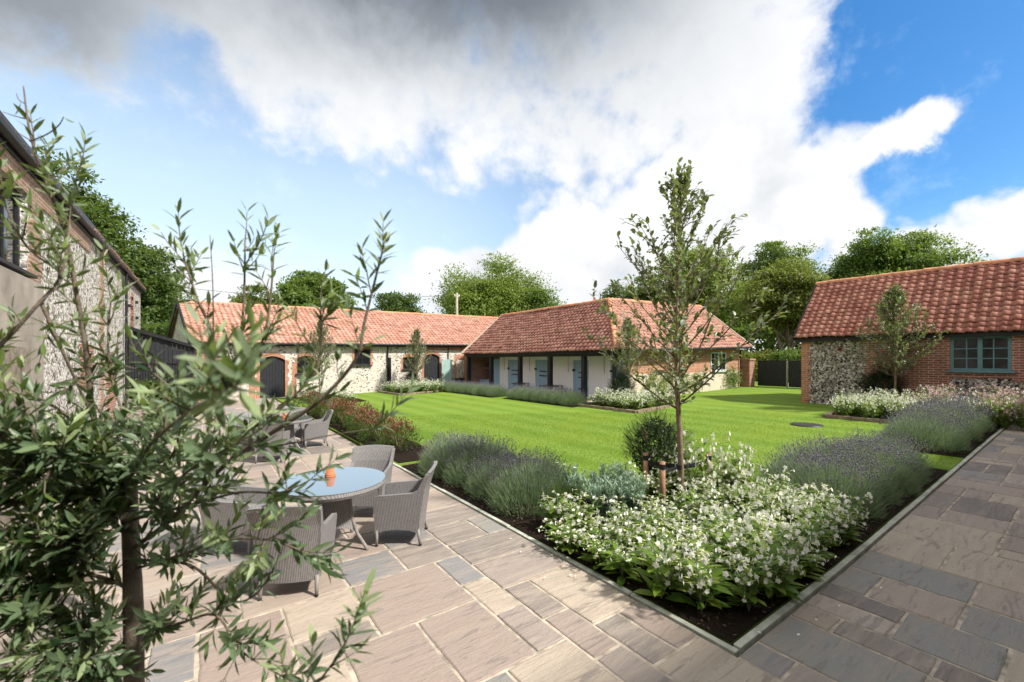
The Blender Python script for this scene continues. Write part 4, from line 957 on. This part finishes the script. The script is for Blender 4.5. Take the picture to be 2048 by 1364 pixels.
# ---- young trees standing in the beds
def young_tree(label,loc,h,rad,seed,nb=46,leafL=.085,group='young trees in the flower beds',tw=1):
    root=thing('young_tree',label,'tree',loc,0,group); rng=np.random.RandomState(seed)
    tr=MB(); zs=np.linspace(-.05,h,14); ph=rng.uniform(0,6,2)
    cx=lambda z:(.03*math.sin(z*1.3+ph[0]),.03*math.sin(z*1.1+ph[1]),z)
    tr.tube([cx(z) for z in zs],[.038*(1-z/h)**.8+.005 for z in zs],10); br=MB(); P=[];D=[];N=[];LL=[]
    def put(p,d,k):
        P.append(p);D.append(nrm(d+rdir(1,rng)[0]*.45+np.array((0,0,-.1))));N.append(nrm(np.array((0,0,1))+rdir(1,rng)[0]*.55));LL.append(leafL*rng.uniform(.65,1.1)*k)
    for k in range(nb):
        f=(k+.5)/nb; zb=h*.27; z0=zb+(h*.95-zb)*f**1.05; a=k*2.4+rng.normal(0,.35)
        prof=(.75+.25*min(1,f/.12))*(1-f)**.72*1.0 if f<.9 else .25*(1.2-f)
        ln=rad*max(.14,prof)*rng.uniform(.85,1.08)*1.2; e=R(rng.uniform(22,44)+28*f)
        d=np.array((math.cos(a)*math.cos(e),math.sin(a)*math.cos(e),math.sin(e))); p=np.array(cx(z0)); q=[p]; m=6
        for i in range(m): d=nrm(d+np.array((0,0,.05))+rdir(1,rng)[0]*.09); q.append(q[-1]+d*ln/m)
        r0=.011*(1-f)+.0035; br.tube(q,list(np.linspace(r0,.003,m+1)),6)
        for i in range(1,m+1):
            for s in range((tw if f>.45 else 2)+(rng.rand()<.4)):
                td=nrm((q[i]-q[i-1])+0); td=nrm(td+rdir(1,rng)[0]*.75+np.array((0,0,.25))); tl=rng.uniform(.10,.26)*(.6+.4*min(1,ln))
                b0=q[i]-(q[i]-q[i-1])*rng.rand(); b1=b0+td*tl; br.tube([b0,(b0+b1)/2+rdir(1,rng)[0]*.008,b1],[.004,.003,.002],4,False)
                nl=max(2 if f>.55 else 3,int(tl/(.040+.03*f)))
                for j in range(nl+1): put(b0+(b1-b0)*((j+.6)/(nl+.6)),td+rdir(1,rng)[0]*.6,1)
            put(q[i],q[i]-q[i-1],.9)
        put(q[-1],d,1);put(q[-1],d+rdir(1,rng)[0],.9)
    for j in range(14): put(np.array(cx(h-.5*rng.rand())),np.array((0,0,1))+rdir(1,rng)[0],1)
    tk=tr.build('trunk',M['bark'],root,False,smooth=True); br.build('branches',M['bark'],tk,False,smooth=True)
    P,D,N,LL=map(np.array,(P,D,N,LL)); V,F=leaves(P,D,N,LL,LL*rng.uniform(.55,.68,len(P)),'leaf'); np_mesh('crown',V,F,M['whitebeam'],root,False,smooth=True)
    return root
G='young trees in the flower beds'
yt=young_tree('tall young tree with sparse airy crown rising from the near corner flower bed',(2.33,1.92,.01),4.72,1.62,5,56,.092,G)
yt2=young_tree('young tree in the bed against the brick barn, left of the teal window',(17.0-1.6,2.5,tz(15.4)),4.1,1.42,9,84,.088,G,2)
dup(yt2,(7.4,22.9,tz(7.4)),1.3,(.8,.8,.92),'slim young tree in the far bed before the black arched door',G)
dup(yt2,(1.75,22,0),3.1,(.85,.85,1.0),'slim young tree beyond the red shrubs by the far arched window',G)
dup(yt2,(10.9,9.75,tz(10.9)),4.4,(.7,.7,.86),'slim young tree in the bed at the corner of the brick wing',G)

# ---- lavender
def lavender(label,loc,seed,group,nf=7500,ns=330,rx=.58,ry=.58,rz=.52):
    root=thing('lavender_bush',label,'lavender',loc,0,group); rng=np.random.RandomState(seed); pl=Plant()
    def dome(n,lo=0.):
        d=rdir(n,rng); d[:,2]=np.abs(d[:,2])*.95+lo; return nrm(d)
    d=dome(nf); rr=rng.uniform(.35,1.0,nf)**.6; P=d*np.array((rx,ry,rz))*rr[:,None]*.98; P[:,2]=np.maximum(P[:,2],.01)
    D=nrm(d*.9+np.array((0,0,.55))+rdir(nf,rng)*.45); pl.add('foliage','lav_leaf',leaves(P,D,rdir(nf,rng),rng.uniform(.045,.085,nf),rng.uniform(.004,.007,nf),'dia'))
    d=dome(ns,.5); P=d*np.array((rx,ry,rz))*rng.uniform(.75,1.,ns)[:,None]; D=nrm(d*.75+np.array((0,0,.75))+rdir(ns,rng)*.22); L=rng.uniform(.15,.30,ns)
    pl.add('stem_sprays','lav_stem',leaves(P,D,rdir(ns,rng),L,np.full(ns,.0035),'dia'))
    T_=P+D*L[:,None]*.97; pl.add('blossoms','lav_flower',leaves(T_,nrm(D+rdir(ns,rng)*.12),rdir(ns,rng),rng.uniform(.03,.06,ns),rng.uniform(.009,.014,ns),'spike'))
    m2=3000; d2=dome(m2); P2=d2*np.array((rx,ry,rz))*rng.uniform(.7,.98,m2)[:,None]; D2=nrm(d2*.7+np.array((0,0,.9))+rdir(m2,rng)*.25); pl.add('stem_sprays','lav_stem',leaves(P2,D2,rdir(m2,rng),rng.uniform(.10,.22,m2),np.full(m2,.004),'dia'))
    T2=P+D*L[:,None]*.86; pl.add('blossoms','lav_flower',leaves(T2,D,rdir(ns,rng),np.full(ns,.022),np.full(ns,.010),'spike'))
    pl.build(root); return root
GL=['lavender hedge along the patio edge','lavender hedge along the path beside the white flowers','second lavender hedge further along the path','far lavender hedge by the open stable bay','far lavender hedge before the stable doors']
LB=['grey green lavender bush in the near hedge between patio paving and lawn','dark lavender bush in the hedge between the white flowers and the path','lavender bush in the second hedge along the path, before the pink flowers','lavender bush in the far hedge before the open stable bay','lavender bush in the far hedge before the blue stable doors']
lA=lavender(LB[0],(.62,3.15,.01),3,GL[0]); lB=lavender(LB[1],(3.75,.62,tz(3.75)),4,GL[1],7500,430)
q=[(.66,3.85),(.7,4.6),(.66,5.35),(.85,5.9),(1.0,3.6),(.98,4.9)]
for i,(x,y) in enumerate(q): dup(lA if i%2 else lB,(x,y,.01),i*1.7,(1.0+.1*((i*7)%3),1.05,.82+.08*(i%3)),LB[0],GL[0])
for i,(x,y) in enumerate([(4.5,.66),(5.25,.62),(6.0,.66),(6.6,.72),(4.1,1.05),(5.0,1.1),(5.8,1.05)]): dup(lB,(x,y,tz(x)),i*2.1,(1.1,1.05,.88+.08*(i%2)),LB[1],GL[1])
for i in range(11): x=9.35+i*.78; dup(lB,(x,.72+.1*(i%2),tz(x)),i*1.9,(1.2,1.2,1.0+.1*(i%3)),LB[2],GL[2])
for i in range(9): dup(lA,(9.15-.03*i+.1*(i%2),16.7+i*.66,tz(9.1)),i*2.3,(1,1.05,.92),LB[3],GL[3])
for i in range(7): dup(lA,(9.35,11.35+i*.62,tz(9.3)),i*1.1,(1.05,1.05,.95),LB[4],GL[4])

# ---- white tobacco plants
def tobacco(label,loc,seed,group,h=.6,pink=False,nst=8,nfl=6):
    root=thing('flowering_plant',label,'flowers',loc,0,group); rng=np.random.RandomState(seed); pl=Plant(); st=MB(); FP=[];FD=[]
    SP=[];SD=[]
    for k in range(nst):
        a=rng.uniform(0,6.28); lean=rng.uniform(.08,.42); H=h*rng.uniform(.55,1.1); d=np.array((math.cos(a)*lean,math.sin(a)*lean,1.)); q=[np.array((0,0,0.))]
        for i in range(5): d=nrm(d+np.array((math.cos(a),math.sin(a),0))*.05+rdir(1,rng)[0]*.06); q.append(q[-1]+d*H/5)
        st.tube(q,[.005,.004,.0035,.003,.002,.0015],4,False)
        for i in range(nfl):
            f=(1-.5*rng.rand()**1.8)*5; x=min(4,int(f)); p=q[x]+(q[x+1]-q[x])*(f-x); b=rng.uniform(0,6.28); dd=nrm(np.array((math.cos(b),math.sin(b),rng.uniform(-.3,.55))))
            ln=rng.uniform(.01,.06); e=p+dd*ln; st.tube([p,e],[.0015,.0012],3,False); dd=nrm(dd+np.array((0,0,-.15))); FP.append(e);FD.append(dd)
        for i in range(9):
            f=rng.uniform(.1,.9)*5; x=min(4,int(f)); SP.append(q[x]+(q[x+1]-q[x])*(f-x)); b=rng.uniform(0,6.28); SD.append((math.cos(b),math.sin(b),rng.uniform(.0,.6)))
    nb=32; b=rng.uniform(0,6.28,nb); BP=np.stack([np.cos(b)*.03,np.sin(b)*.03,rng.uniform(.01,.55*h,nb)],-1); BD=np.stack([np.cos(b),np.sin(b),rng.uniform(-.1,.9,nb)],-1)
    pl.add('foliage','nic_leaf',leaves(BP,BD,orient(BD),rng.uniform(.12,.22,nb),rng.uniform(.05,.095,nb),'leaf'))
    SP,SD=np.array(SP),np.array(SD); pl.add('foliage','nic_leaf',leaves(SP,SD,orient(SD),rng.uniform(.05,.12,len(SP)),rng.uniform(.018,.04,len(SP)),'leaf'))
    FP,FD=np.array(FP),nrm(np.array(FD)); n=len(FP); TL=rng.uniform(.05,.08,n)
    pl.add('blossom_leaves','nic_tube',leaves(FP,FD,rdir(n,rng),TL,np.full(n,.013),'spike'))
    E_=FP+FD*TL[:,None]*.9; S=nrm(np.cross(FD,rdir(n,rng))); U=np.cross(FD,S); pet=[]; sz=rng.uniform(.020,.029,n)
    for k in range(5):
        a=k*2*math.pi/5; d=S*math.cos(a)+U*math.sin(a)+FD*.18; pet.append(leaves(E_,d,FD,sz,sz*.85,'dia'))
    pl.add('blossoms','pink_flower' if pink else 'nic_flower',cat_(*pet))
    pl.build(root); st.build('stems',M['lav_stem'],root,False); return root
protoW=[]
FB={'near':('white star flowered tobacco plant massed in the near corner bed','white flowers in the near corner bed'),
 'wing':('white flowered plant in the stone edged bed at the corner of the stable wing','white flowers in the bed by the stable wing'),
 'back':('white flowered plant in the edged bed before the far black door','white flowers in the far bed'),
 'barn':('white flowered plant in the edged bed before the brick barn','white flowers in the bed by the brick barn'),
 'left':('pale flowered plant in the far corner bed behind the red shrubs','pale flowers in the far corner bed')}
rq=np.random.RandomState(21)
def fill(key,spots,protos,zs=(.8,1.15)):
    lb,g=FB[key]
    for i,(x,y) in enumerate(spots):
        dup(protos[i%len(protos)],(x,y,tz(x)+.01),rq.uniform(0,6.28),(rq.uniform(.9,1.15),)*2+(rq.uniform(*zs),),lb,g)
def grid(x0,x1,y0,y1,s,keep=lambda x,y:True,j=.35):
    out=[]
    for x in np.arange(x0,x1,s):
        for y in np.arange(y0,y1,s):
            p=(x+rq.uniform(-j,j)*s,y+rq.uniform(-j,j)*s)
            if keep(*p): out.append(p)
    return out
lb,g=FB['near']
protoW=[tobacco(lb,(x,y,.01),30+i,g,.6,False,9,6) for i,(x,y) in enumerate(((.62,.62),(1.3,.55),(.6,1.3),(2.4,.5)))]
near=grid(.16,3.25,.14,2.7,.30,lambda x,y: x+y>.5 and not(.85<x<1.75 and y>1.75) and math.hypot(x-2.33,y-1.92)>.2 and math.hypot(x-1.86,y-1.86)>.22 and not(x<.9 and y>1.95) and not (1.25<x<2.05 and abs(x-y+.02)<.24 and y>1.2) and x<3.0)
fill('near',[s for s in near if s[0]<1.75 and s[1]>.85],protoW,(.55,.8)); fill('near',[s for s in near if not (s[0]<1.75 and s[1]>.85)],protoW,(.62,1.15))
fill('near',[(2.75,1.75),(2.9,2.1),(2.6,2.2),(3.1,1.6),(2.95,1.35)],protoW,(1.35,1.6))
fill('near',[(.36,2.3),(.5,2.05)],protoW,(.75,.85))
fill('wing',grid(9.45,11.7,8.3,10.5,.33),protoW,(.95,1.3)); fill('back',grid(5.95,8.6,21.4,24.1,.38),protoW,(1.0,1.4))
fill('barn',grid(12.75,15.8,.9,3.6,.34),protoW,(1.0,1.45)); fill('left',grid(1.2,3.2,19.8,24.1,.5),protoW,(.7,1.0))
lbp='pink and cream flowered plant before the brick barn window'; gp='pink flowers before the brick barn'
pk=tobacco(lbp,(14.6,.5,tz(14.6)),41,gp,.75,True,10,7)
for i,(x,y) in enumerate(grid(13.2,16.0,-.9,1.9,.42)): dup(pk if i%3 else protoW[i%4],(x,y,tz(x)),rq.uniform(0,6),(1.1,1.1,rq.uniform(1.2,1.6)),lbp,gp)
# ---- spurge, yew, red shrubs
def spurge(label,loc,seed,group):
    root=thing('spurge_plant',label,'plant',loc,0,group); rng=np.random.RandomState(seed); pl=Plant(); st=MB()
    for k in range(26):
        a=rng.uniform(0,6.28); l=rng.uniform(0,.55); d=nrm(np.array((math.cos(a)*l,math.sin(a)*l,1.))); H=rng.uniform(.3,.46); top=d*H; st.tube([(0,0,0),top*.5,top],[.006,.005,.004],4,False)
        n=64; f=rng.uniform(.4,1.,n); P=top[None]*f[:,None]; b=rng.uniform(0,6.28,n); D=np.stack([np.cos(b),np.sin(b),.1+1.3*(f-.4)],-1)
        pl.add('foliage','spurge',leaves(P,D,orient(D),rng.uniform(.045,.07,n),rng.uniform(.008,.011,n),'dia'))
    pl.build(root); st.build('stems',M['lav_stem'],root,False); return root
sl='blue green bushy spurge plant between the lavender and the young tree'; sg='blue green spurge plants'
sp=spurge(sl,(1.15,2.35,.01),51,sg)
for i,(x,y) in enumerate(((1.5,2.2),(1.45,2.55),(1.0,2.62),(1.75,2.45),(.95,2.05),(1.3,1.9))): dup(sp,(x,y,.01),i*1.3,rq.uniform(1.15,1.4),sl,sg)
def yew(label,loc,seed,h=1.05,r=.5,n=430,group='dark yew bushes'):
    root=thing('yew_bush',label,'bush',loc,0,group); rng=np.random.RandomState(seed); pl=Plant(); st=MB()
    for k in range(n):
        d=rdir(1,rng)[0]; z=h*.5+d[2]*h*.42*rng.uniform(.3,1); tp=min(1.1,1.55-1.05*z/h); c=np.array((d[0]*r*.8*tp*rng.uniform(.45,1),d[1]*r*.8*tp*rng.uniform(.45,1),max(.04,z))); ax=nrm(np.array((d[0]*.8,d[1]*.8,.75))+rdir(1,rng)[0]*.4); L=rng.uniform(.12,.26); m=30
        f=np.linspace(0,1,m); P=c+ax*(f*L)[:,None]; s=nrm(np.cross(ax,rdir(1,rng)[0])); D=s[None]*np.where(np.arange(m)%2,1,-1)[:,None]+ax*.7+rdir(m,rng)*.2
        pl.add('foliage','yew',leaves(P,D,orient(D),rng.uniform(.02,.034,m)*(1.1-.4*f),np.full(m,.0065),'dia'))
    for k in range(14): a=k*.45; st.tube([(0,0,0),(math.cos(a*7)*r*.3,math.sin(a*7)*r*.3,h*.4),(math.cos(a*7)*r*.6,math.sin(a*7)*r*.6,h*.75)],[.012,.008,.004],5,False)
    m=2200; d=rdir(m,rng)*rng.uniform(.2,.85,m)[:,None]**.5; d[:,:2]*=(.85-.25*d[:,2:3]); pl.add('foliage','yew',leaves(d*np.array((r*.75,r*.75,h*.4))+np.array((0,0,h*.48)),rdir(m,rng),rdir(m,rng),np.full(m,.06),np.full(m,.03),'dia'))
    pl.build(root); st.build('stems',M['bark'],root,False); return root
yw=yew('dark green yew bush behind the trunk of the tall young tree',(2.72,2.56,.02),61,1.34,.64,760)
dup(yw,(15.9,2.95,tz(15.9)),1,1.25,'dark yew bush under the young tree against the brick barn'); dup(yw,(7.3,23.4,tz(7.3)),2,1.1,'dark yew bush at the foot of the slim tree in the far bed'); dup(yw,(10.7,9.9,tz(10.7)),3,1.1,'dark yew bush at the foot of the slim tree by the brick wing')
def red_shrub(label,loc,seed,group,h=.72,r=.5):
    root=thing('red_tipped_shrub',label,'shrub',loc,0,group); rng=np.random.RandomState(seed); pl=Plant(); st=MB(); n=2300
    d=rdir(n,rng); d[:,2]=np.abs(d[:,2])*1.05-.12; rr=rng.uniform(.45,1,n)**.5*(1+.18*np.sin(d[:,0]*7+d[:,1]*5+seed)); P=d*np.array((r,r,h*.8))*rr[:,None]+np.array((0,0,.12)); P[:,2]=np.maximum(P[:,2],.03)
    D=nrm(d+np.array((0,0,.5))+rdir(n,rng)*.7); top=(P[:,2]>h*.55)&(rr>.72)&(rng.rand(n)<.62)|(rng.rand(n)<.05)
    L=rng.uniform(.04,.075,n)
    pl.add('foliage','photinia',leaves(P[~top],D[~top],orient(D[~top]),L[~top],L[~top]*.42,'dia')); pl.add('red_leaves','photinia_red',leaves(P[top],D[top],orient(D[top]),L[top],L[top]*.4,'dia'))
    for k in range(12): a=k*2.4; st.tube([(0,0,0),(math.cos(a)*r*.35,math.sin(a)*r*.35,h*.45),(math.cos(a)*r*.7,math.sin(a)*r*.7,h*.75)],[.01,.006,.003],5,False)
    pl.build(root); st.build('stems',M['bark'],root,False); return root
rl='red tipped shrub in the row along the patio edge beyond the lawn notch'; rg='red tipped shrubs along the patio edge'
r0=red_shrub('red tipped shrub at the near end of the row, next to bare soil',(.55,7.9,.01),71,rg); r1=red_shrub(rl,(.5,8.95,.01),72,rg,.8,.55)
for i in range(10): dup(r1 if i%2 else r0,(.5+.12*(i%3),9.9+i*.85,.01),i*1.9,rq.uniform(.9,1.15),rl,rg)
# ---- single grass clump and daisies by the lavender
root=thing('grass_clump','small clump of upright green grass with white flowers beside the near lavender','plant',(.85,2.62,.01)); n=130
a=rs.uniform(0,6.28,n); D=np.stack([np.cos(a)*.35,np.sin(a)*.35,np.ones(n)],-1); V,F=leaves(rdir(n)*np.array((.08,.08,0)),D,rdir(n),rs.uniform(.35,.6,n),np.full(n,.006),'dia'); np_mesh('foliage',V,F,M['nic_leaf'],root,False)
P=np.array([(.05,.1,.62),(-.03,.16,.64),(.1,-.05,.6)]); pe=[]
for k in range(8): b=k*math.pi/4; pe.append(leaves(P,np.tile((math.cos(b),math.sin(b),.2),(3,1)),np.tile((0,0,1.),(3,1)),np.full(3,.028),np.full(3,.022),'dia'))
V,F=cat_(*pe); np_mesh('blossoms',V,F,M['nic_flower'],root,False); mb=MB()
for p in P: mb.tube([(0,0,.0),tuple(p)],[.003,.002],4,False)
mb.build('stems',M['lav_stem'],root,False)
# ---- climbers on the brick wing and the barn
def climber(label,x0,x1,y,z0,z1,n,seed,bushy=.12):
    root=thing('climbing_plant',label,'climber',((x0+x1)/2,y,z0)); rng=np.random.RandomState(seed); pl=Plant(); st=MB(); k=max(3,int((x1-x0)*2.2)); off=np.array(root.location)
    for i in range(k):
        x=x0+(x1-x0)*rng.rand(); q=[np.array((x,y-.04,z0))]; H=(z1-z0)*rng.uniform(.45,1)
        for j in range(6): q.append(q[-1]+np.array((rng.normal(0,.12),-.005,H/6)))
        st.tube([p-off for p in q],[.012,.01,.008,.006,.005,.004,.003],5,False); m=n//k; f=rng.rand(m)**.8*6; ii=np.minimum(f.astype(int),5); Q=np.array(q); P=Q[ii]+(Q[ii+1]-Q[ii])*(f-ii)[:,None]+rng.normal(0,1,(m,3))*np.array((bushy*1.6,bushy*.4,bushy)); P[:,1]=np.minimum(P[:,1],y-.02)
        D=rdir(m,rng)+np.array((0,-.5,0)); pl.add('foliage','tree_bright' if seed%2 else 'tree_mid',leaves(P-off,D,np.tile((0,-1.,.4),(m,1))+rdir(m,rng)*.4,rng.uniform(.06,.11,m),rng.uniform(.05,.08,m),'dia'))
    pl.build(root); st.build('stems',M['bark'],root,False)
climber('leafy climber trained on the brick wing left of its grey window',15.2,17.9,10.55,.5,1.95,900,81)
climber('leafy shrub at the foot of the brick wing wall right of its grey window',19.6,21.2,10.5,.6,1.9,800,82,.2)
climber('low yellow green climber on the cream plinth near the corner of the brick wing',12.6,14.6,10.55,.3,1.7,700,83)
climber('ivy scrambling over the bottom of the black lean to shed',-5.3,-3.6,21.25,.1,1.5,900,84,.18)
# ---- trees behind the buildings
def bgtree(name,label,loc,h,wd,leaf,seed,nl=11,base=.32,lf=.30,per=60,bark='bark_grey',airy=.30,stems=1):
    root=thing(name,label,'tree',loc); rng=np.random.RandomState(seed); r=wd/2; lob=[]
    for k in range(nl):
        d=rdir(1,rng)[0]; f=rng.uniform(.35,.78); c=np.array((d[0]*r*f,d[1]*r*f,h*(base+(1-base)*.5)+d[2]*h*(1-base)*.5*f)); lob.append((c,rng.uniform(.30,.44)*min(r,h*(1-base)*.5)*1.15))
    lob.append((np.array((0,0,h*(base+(1-base)*.5))),r*.5)); lob.append((np.array((rng.normal(0,r*.2),rng.normal(0,r*.2),h-r*.33)),r*.36))
    P=[];N=[]
    for c,lr in lob:
        m=int(34*(lr/(r*.4))**2)+8; d=rdir(m,rng); cc=c+d*lr*rng.uniform(.5,1.15,m)[:,None]
        for q_,dd in zip(cc,d):
            k=int(per*rng.uniform(.6,1.2)); P.append(q_+rng.normal(0,1,(k,3))*np.array((1.2,1.2,.6))*lr*airy*.72); N.append(np.tile(dd,(k,1)))
    P=np.concatenate(P);N=np.concatenate(N); n=len(P); P[:,2]=np.clip(P[:,2],h*base*.55,h)
    D=nrm(N*.6+rdir(n,rng)+np.array((0,0,-.25))); V,F=leaves(P,D,nrm(np.array((0,0,.8))+N*.5+rdir(n,rng)*.5),rng.uniform(.6,1.15,n)*lf*1.2,rng.uniform(.45,.65,n)*lf,'dia'); np_mesh('crown',V,F,M[leaf],root,False)
    tr=MB(); br=MB()
    for s in range(stems):
        a=s*2.1; bx_=.25*s*math.cos(a); by=.25*s*math.sin(a); tr.tube([(bx_,by,-.3),(bx_*1.5,by*1.5,h*.16),(bx_*3,by*3,h*base),(bx_*4,by*4,h*.62)],[h*.022,h*.018,h*.014,h*.005],8)
    for c,lr in lob: s0=np.array((0,0,h*base*rng.uniform(.5,1.1))); br.tube([s0,(s0+c)/2+np.array((0,0,-.2)),c],[h*.009,h*.006,h*.002],6)
    tk=tr.build('trunk',M[bark],root,False,smooth=True); br.build('limbs',M[bark],tk,False,smooth=True)
    return root
TREES=[('broad_tree','tall dark tree with drooping branches rising behind the flint barn',(-11.2,41,0),15.8,8.4,'tree_dark',101,16,.2,.30,50,.24),
 ('feathery_tree','feathery dark green tree in the gap between flint barn and long range',(-7.6,43.5,0),11.2,6.6,'tree_dark',102,13,.1,.26,60,.30),
 ('round_tree','rounded deep green tree above the middle of the long orange roof',(6.6,47,.2),10.9,8.2,'tree_mid',103,13,.25,.32,85,.24),
 ('bushy_tree','yellowish bushy tree above the near end of the long orange roof',(1.0,48,0),9.2,7.5,'tree_olive',104,13,.2,.28,75,.28),
 ('dark_tree','low dark bushy tree behind the utility pole',(16.0,47,.3),9.4,7.0,'tree_dark',105,12,.15,.28,60,.28),
 ('bright_tree','large bright green tree right of the utility pole',(26.2,44.5,.6),14.6,12.8,'tree_bright',106,19,.15,.30,95,.27),
 ('slender_tree','slender green tree behind the stable ridge',(29.5,37.5,.6),9.8,6.0,'tree_mid',107,9,.15,.28,46,.32),
 ('dark_tree','dark tree behind the stable chimney',(34,28.0,.6),10.2,8.0,'tree_dark',108,12,.12,.28,56,.27),
 ('bright_tree','big yellow green tree behind the roof of the brick wing',(40.5,24.5,.65),13.2,11.5,'tree_bright',109,19,.1,.30,85,.26),
 ('tall_tree','tall grey green tree behind the black gates',(47.5,19.8,.65),14.0,9.0,'tree_mid',110,15,.2,.28,80,.27),
 ('forked_tree','fork trunked tree with yellow green crown just beyond the black gates',(32.5,12.2,.65),9.0,7.6,'tree_olive',111,16,.34,.22,85,.27),
 ('broad_tree','grey green tree above the near end of the brick barn roof',(52.6,13.6,.65),14.6,8.6,'tree_mid',112,13,.25,.30,48,.28),
 ('broad_tree','grey green tree behind the middle of the brick barn roof',(55.6,10.2,.65),14.4,8.4,'tree_mid',113,13,.25,.30,48,.28)]
for (nm,lb,loc,h,wd,lf_,sd_,nl,base,lf,per,airy) in TREES:
    bgtree(nm,lb,loc,h,wd,lf_,sd_,nl,base,lf,per,'bark_grey',airy,2 if nm=='forked_tree' else 1)
def hedge(label,x0,x1,y0,y1,h,n,seed,leaf,zb=.6,k=1):
    root=thing('garden_hedge',label,'hedge',((x0+x1)/2,(y0+y1)/2,zb)); rng=np.random.RandomState(seed)
    S=np.array(((x1-x0)/2,(y1-y0)/2,h/2)); P=rng.uniform(-1,1,(n,3)); ax=rng.randint(0,3,n); P[np.arange(n),ax]=np.sign(P[np.arange(n),ax])*rng.uniform(.8,1.03,n); P=P*S+np.array((0,0,h/2)); P[:,2]+=.12*np.sin(P[:,0]*1.3)+.08*np.sin(P[:,1]*2.1)
    D=rdir(n,rng); V,F=leaves(P,D,rdir(n,rng)+np.array((0,0,.6)),rng.uniform(.1,.2,n)*k,rng.uniform(.05,.1,n)*k,'dia'); np_mesh('foliage',V,F,M[leaf],root,False)
    mb=MB()
    for i in range(8): x=(-1+2*(i+.5)/8)*S[0]; mb.tube([(x,0,-.1),(x,0,h*.8)],[.05,.02],6)
    mb.build('stems',M['bark_grey'],root,False)
hedge('clipped dark hedge beyond the black gates',28,31,4,11.6,2.0,9000,121,'tree_dark',.6,1.5); hedge('light green shrubby hedge beyond the brick pier',26,31,12.2,17,1.9,9000,122,'tree_olive',.6,1.6); hedge('dark hedge closing the view behind the forked tree',37,40,2,40,4.4,26000,123,'tree_dark',.6,3.6)
hedge('dark undergrowth behind the lean to shed and the range gable',-14,-4.6,33,36,4.4,12000,124,'tree_dark',0,2)
t_=thing('utility_pole','slim wooden utility pole behind the long orange roof','pole',(18.5,38.3,.4))
MB().tube([(18.5,38.3,0),(18.5,38.3,9.1)],[.16,.12],10).build('shaft',M['pole'],t_,smooth=True); MB().box(18.2,18.8,38.25,38.35,8.7,8.8).build('crossarm',M['pole'],t_)
for x in (18.25,18.75): MB().lathe([(.05,8.8),(.06,8.86),(.03,8.95),(0,8.96)],(x,38.3,0),8).build('insulator',M['white'],t_)
t_=thing('overhead_cable','thin overhead cable running from the utility pole to the left','cable',(18.5,38.3,8.9))
MB().tube([(18.5-38*f,38.3+14*f,8.85-1.6*math.sin(math.pi*f)+2*f) for f in np.linspace(0,1,24)],.018,5).build('wire',M['black'],t_)
# ---- lawn blades, chips, petals
n=150000; d=4.5+11*rs.rand(n)**.8; a=rs.uniform(-.45,.95,n); X=d*np.tan(a); wx=-3.076+X*.8115+d*.5844; wy=-1.578-X*.5844+d*.8115
ok=(wx>.03)&(wy>.03)&(wx<12.4)&(wy<20)
for b in BEDS: ok&=~((wx>b[0]-.1)&(wx<b[1]+.02)&(wy>b[2]-.1)&(wy<b[3]+.02))
wx,wy=wx[ok],wy[ok]; n=len(wx); P=np.stack([wx,wy,tzn(wx)-.003],-1); D=rdir(n)*.55+np.array((0,0,1.)); V,F=leaves(P,D,rdir(n),rs.uniform(.018,.042,n),rs.uniform(.005,.009,n),'blade'); o=np_mesh('grass',V,F,M['grass']); tag(o,'short mown lawn grass blades','grass',None,'stuff')
Ps=[]
for b in BEDS[:3]:
    m=1500; Ps.append(np.stack([rs.uniform(b[0]+.02,b[1],m),rs.uniform(b[2]+.02,b[3],m),np.zeros(m)],-1))
P=np.concatenate(Ps); P[:,2]=tzn(P[:,0])+.03; n=len(P); D=rdir(n)*np.array((1,1,.3)); V,F=leaves(P,D,np.tile((0,0,1.),(n,1))+rdir(n)*.5,rs.uniform(.015,.05,n),rs.uniform(.006,.015,n),'dia'); o=np_mesh('bark_chips',V,F,M['chip']); tag(o,'loose bark chips on the dark soil of the near beds','bark chips',None,'stuff')
n=46; P=np.stack([rs.uniform(-.5,3,n),rs.uniform(-.5,2.6,n),np.zeros(n)],-1); k=(P[:,0]<.35)|(P[:,1]<.35); P=P[k]; P[:,2]=.035+tzn(P[:,0]); n=len(P); D=rdir(n)*np.array((1,1,.1)); V,F=leaves(P,D,np.tile((0,0,1.),(n,1))+rdir(n)*.3,rs.uniform(.02,.04,n),rs.uniform(.012,.02,n),'dia'); o=np_mesh('fallen_petals',V,F,M['nic_flower']); tag(o,'fallen white petals on paving and soil at the bed corner','blossoms',None,'stuff')
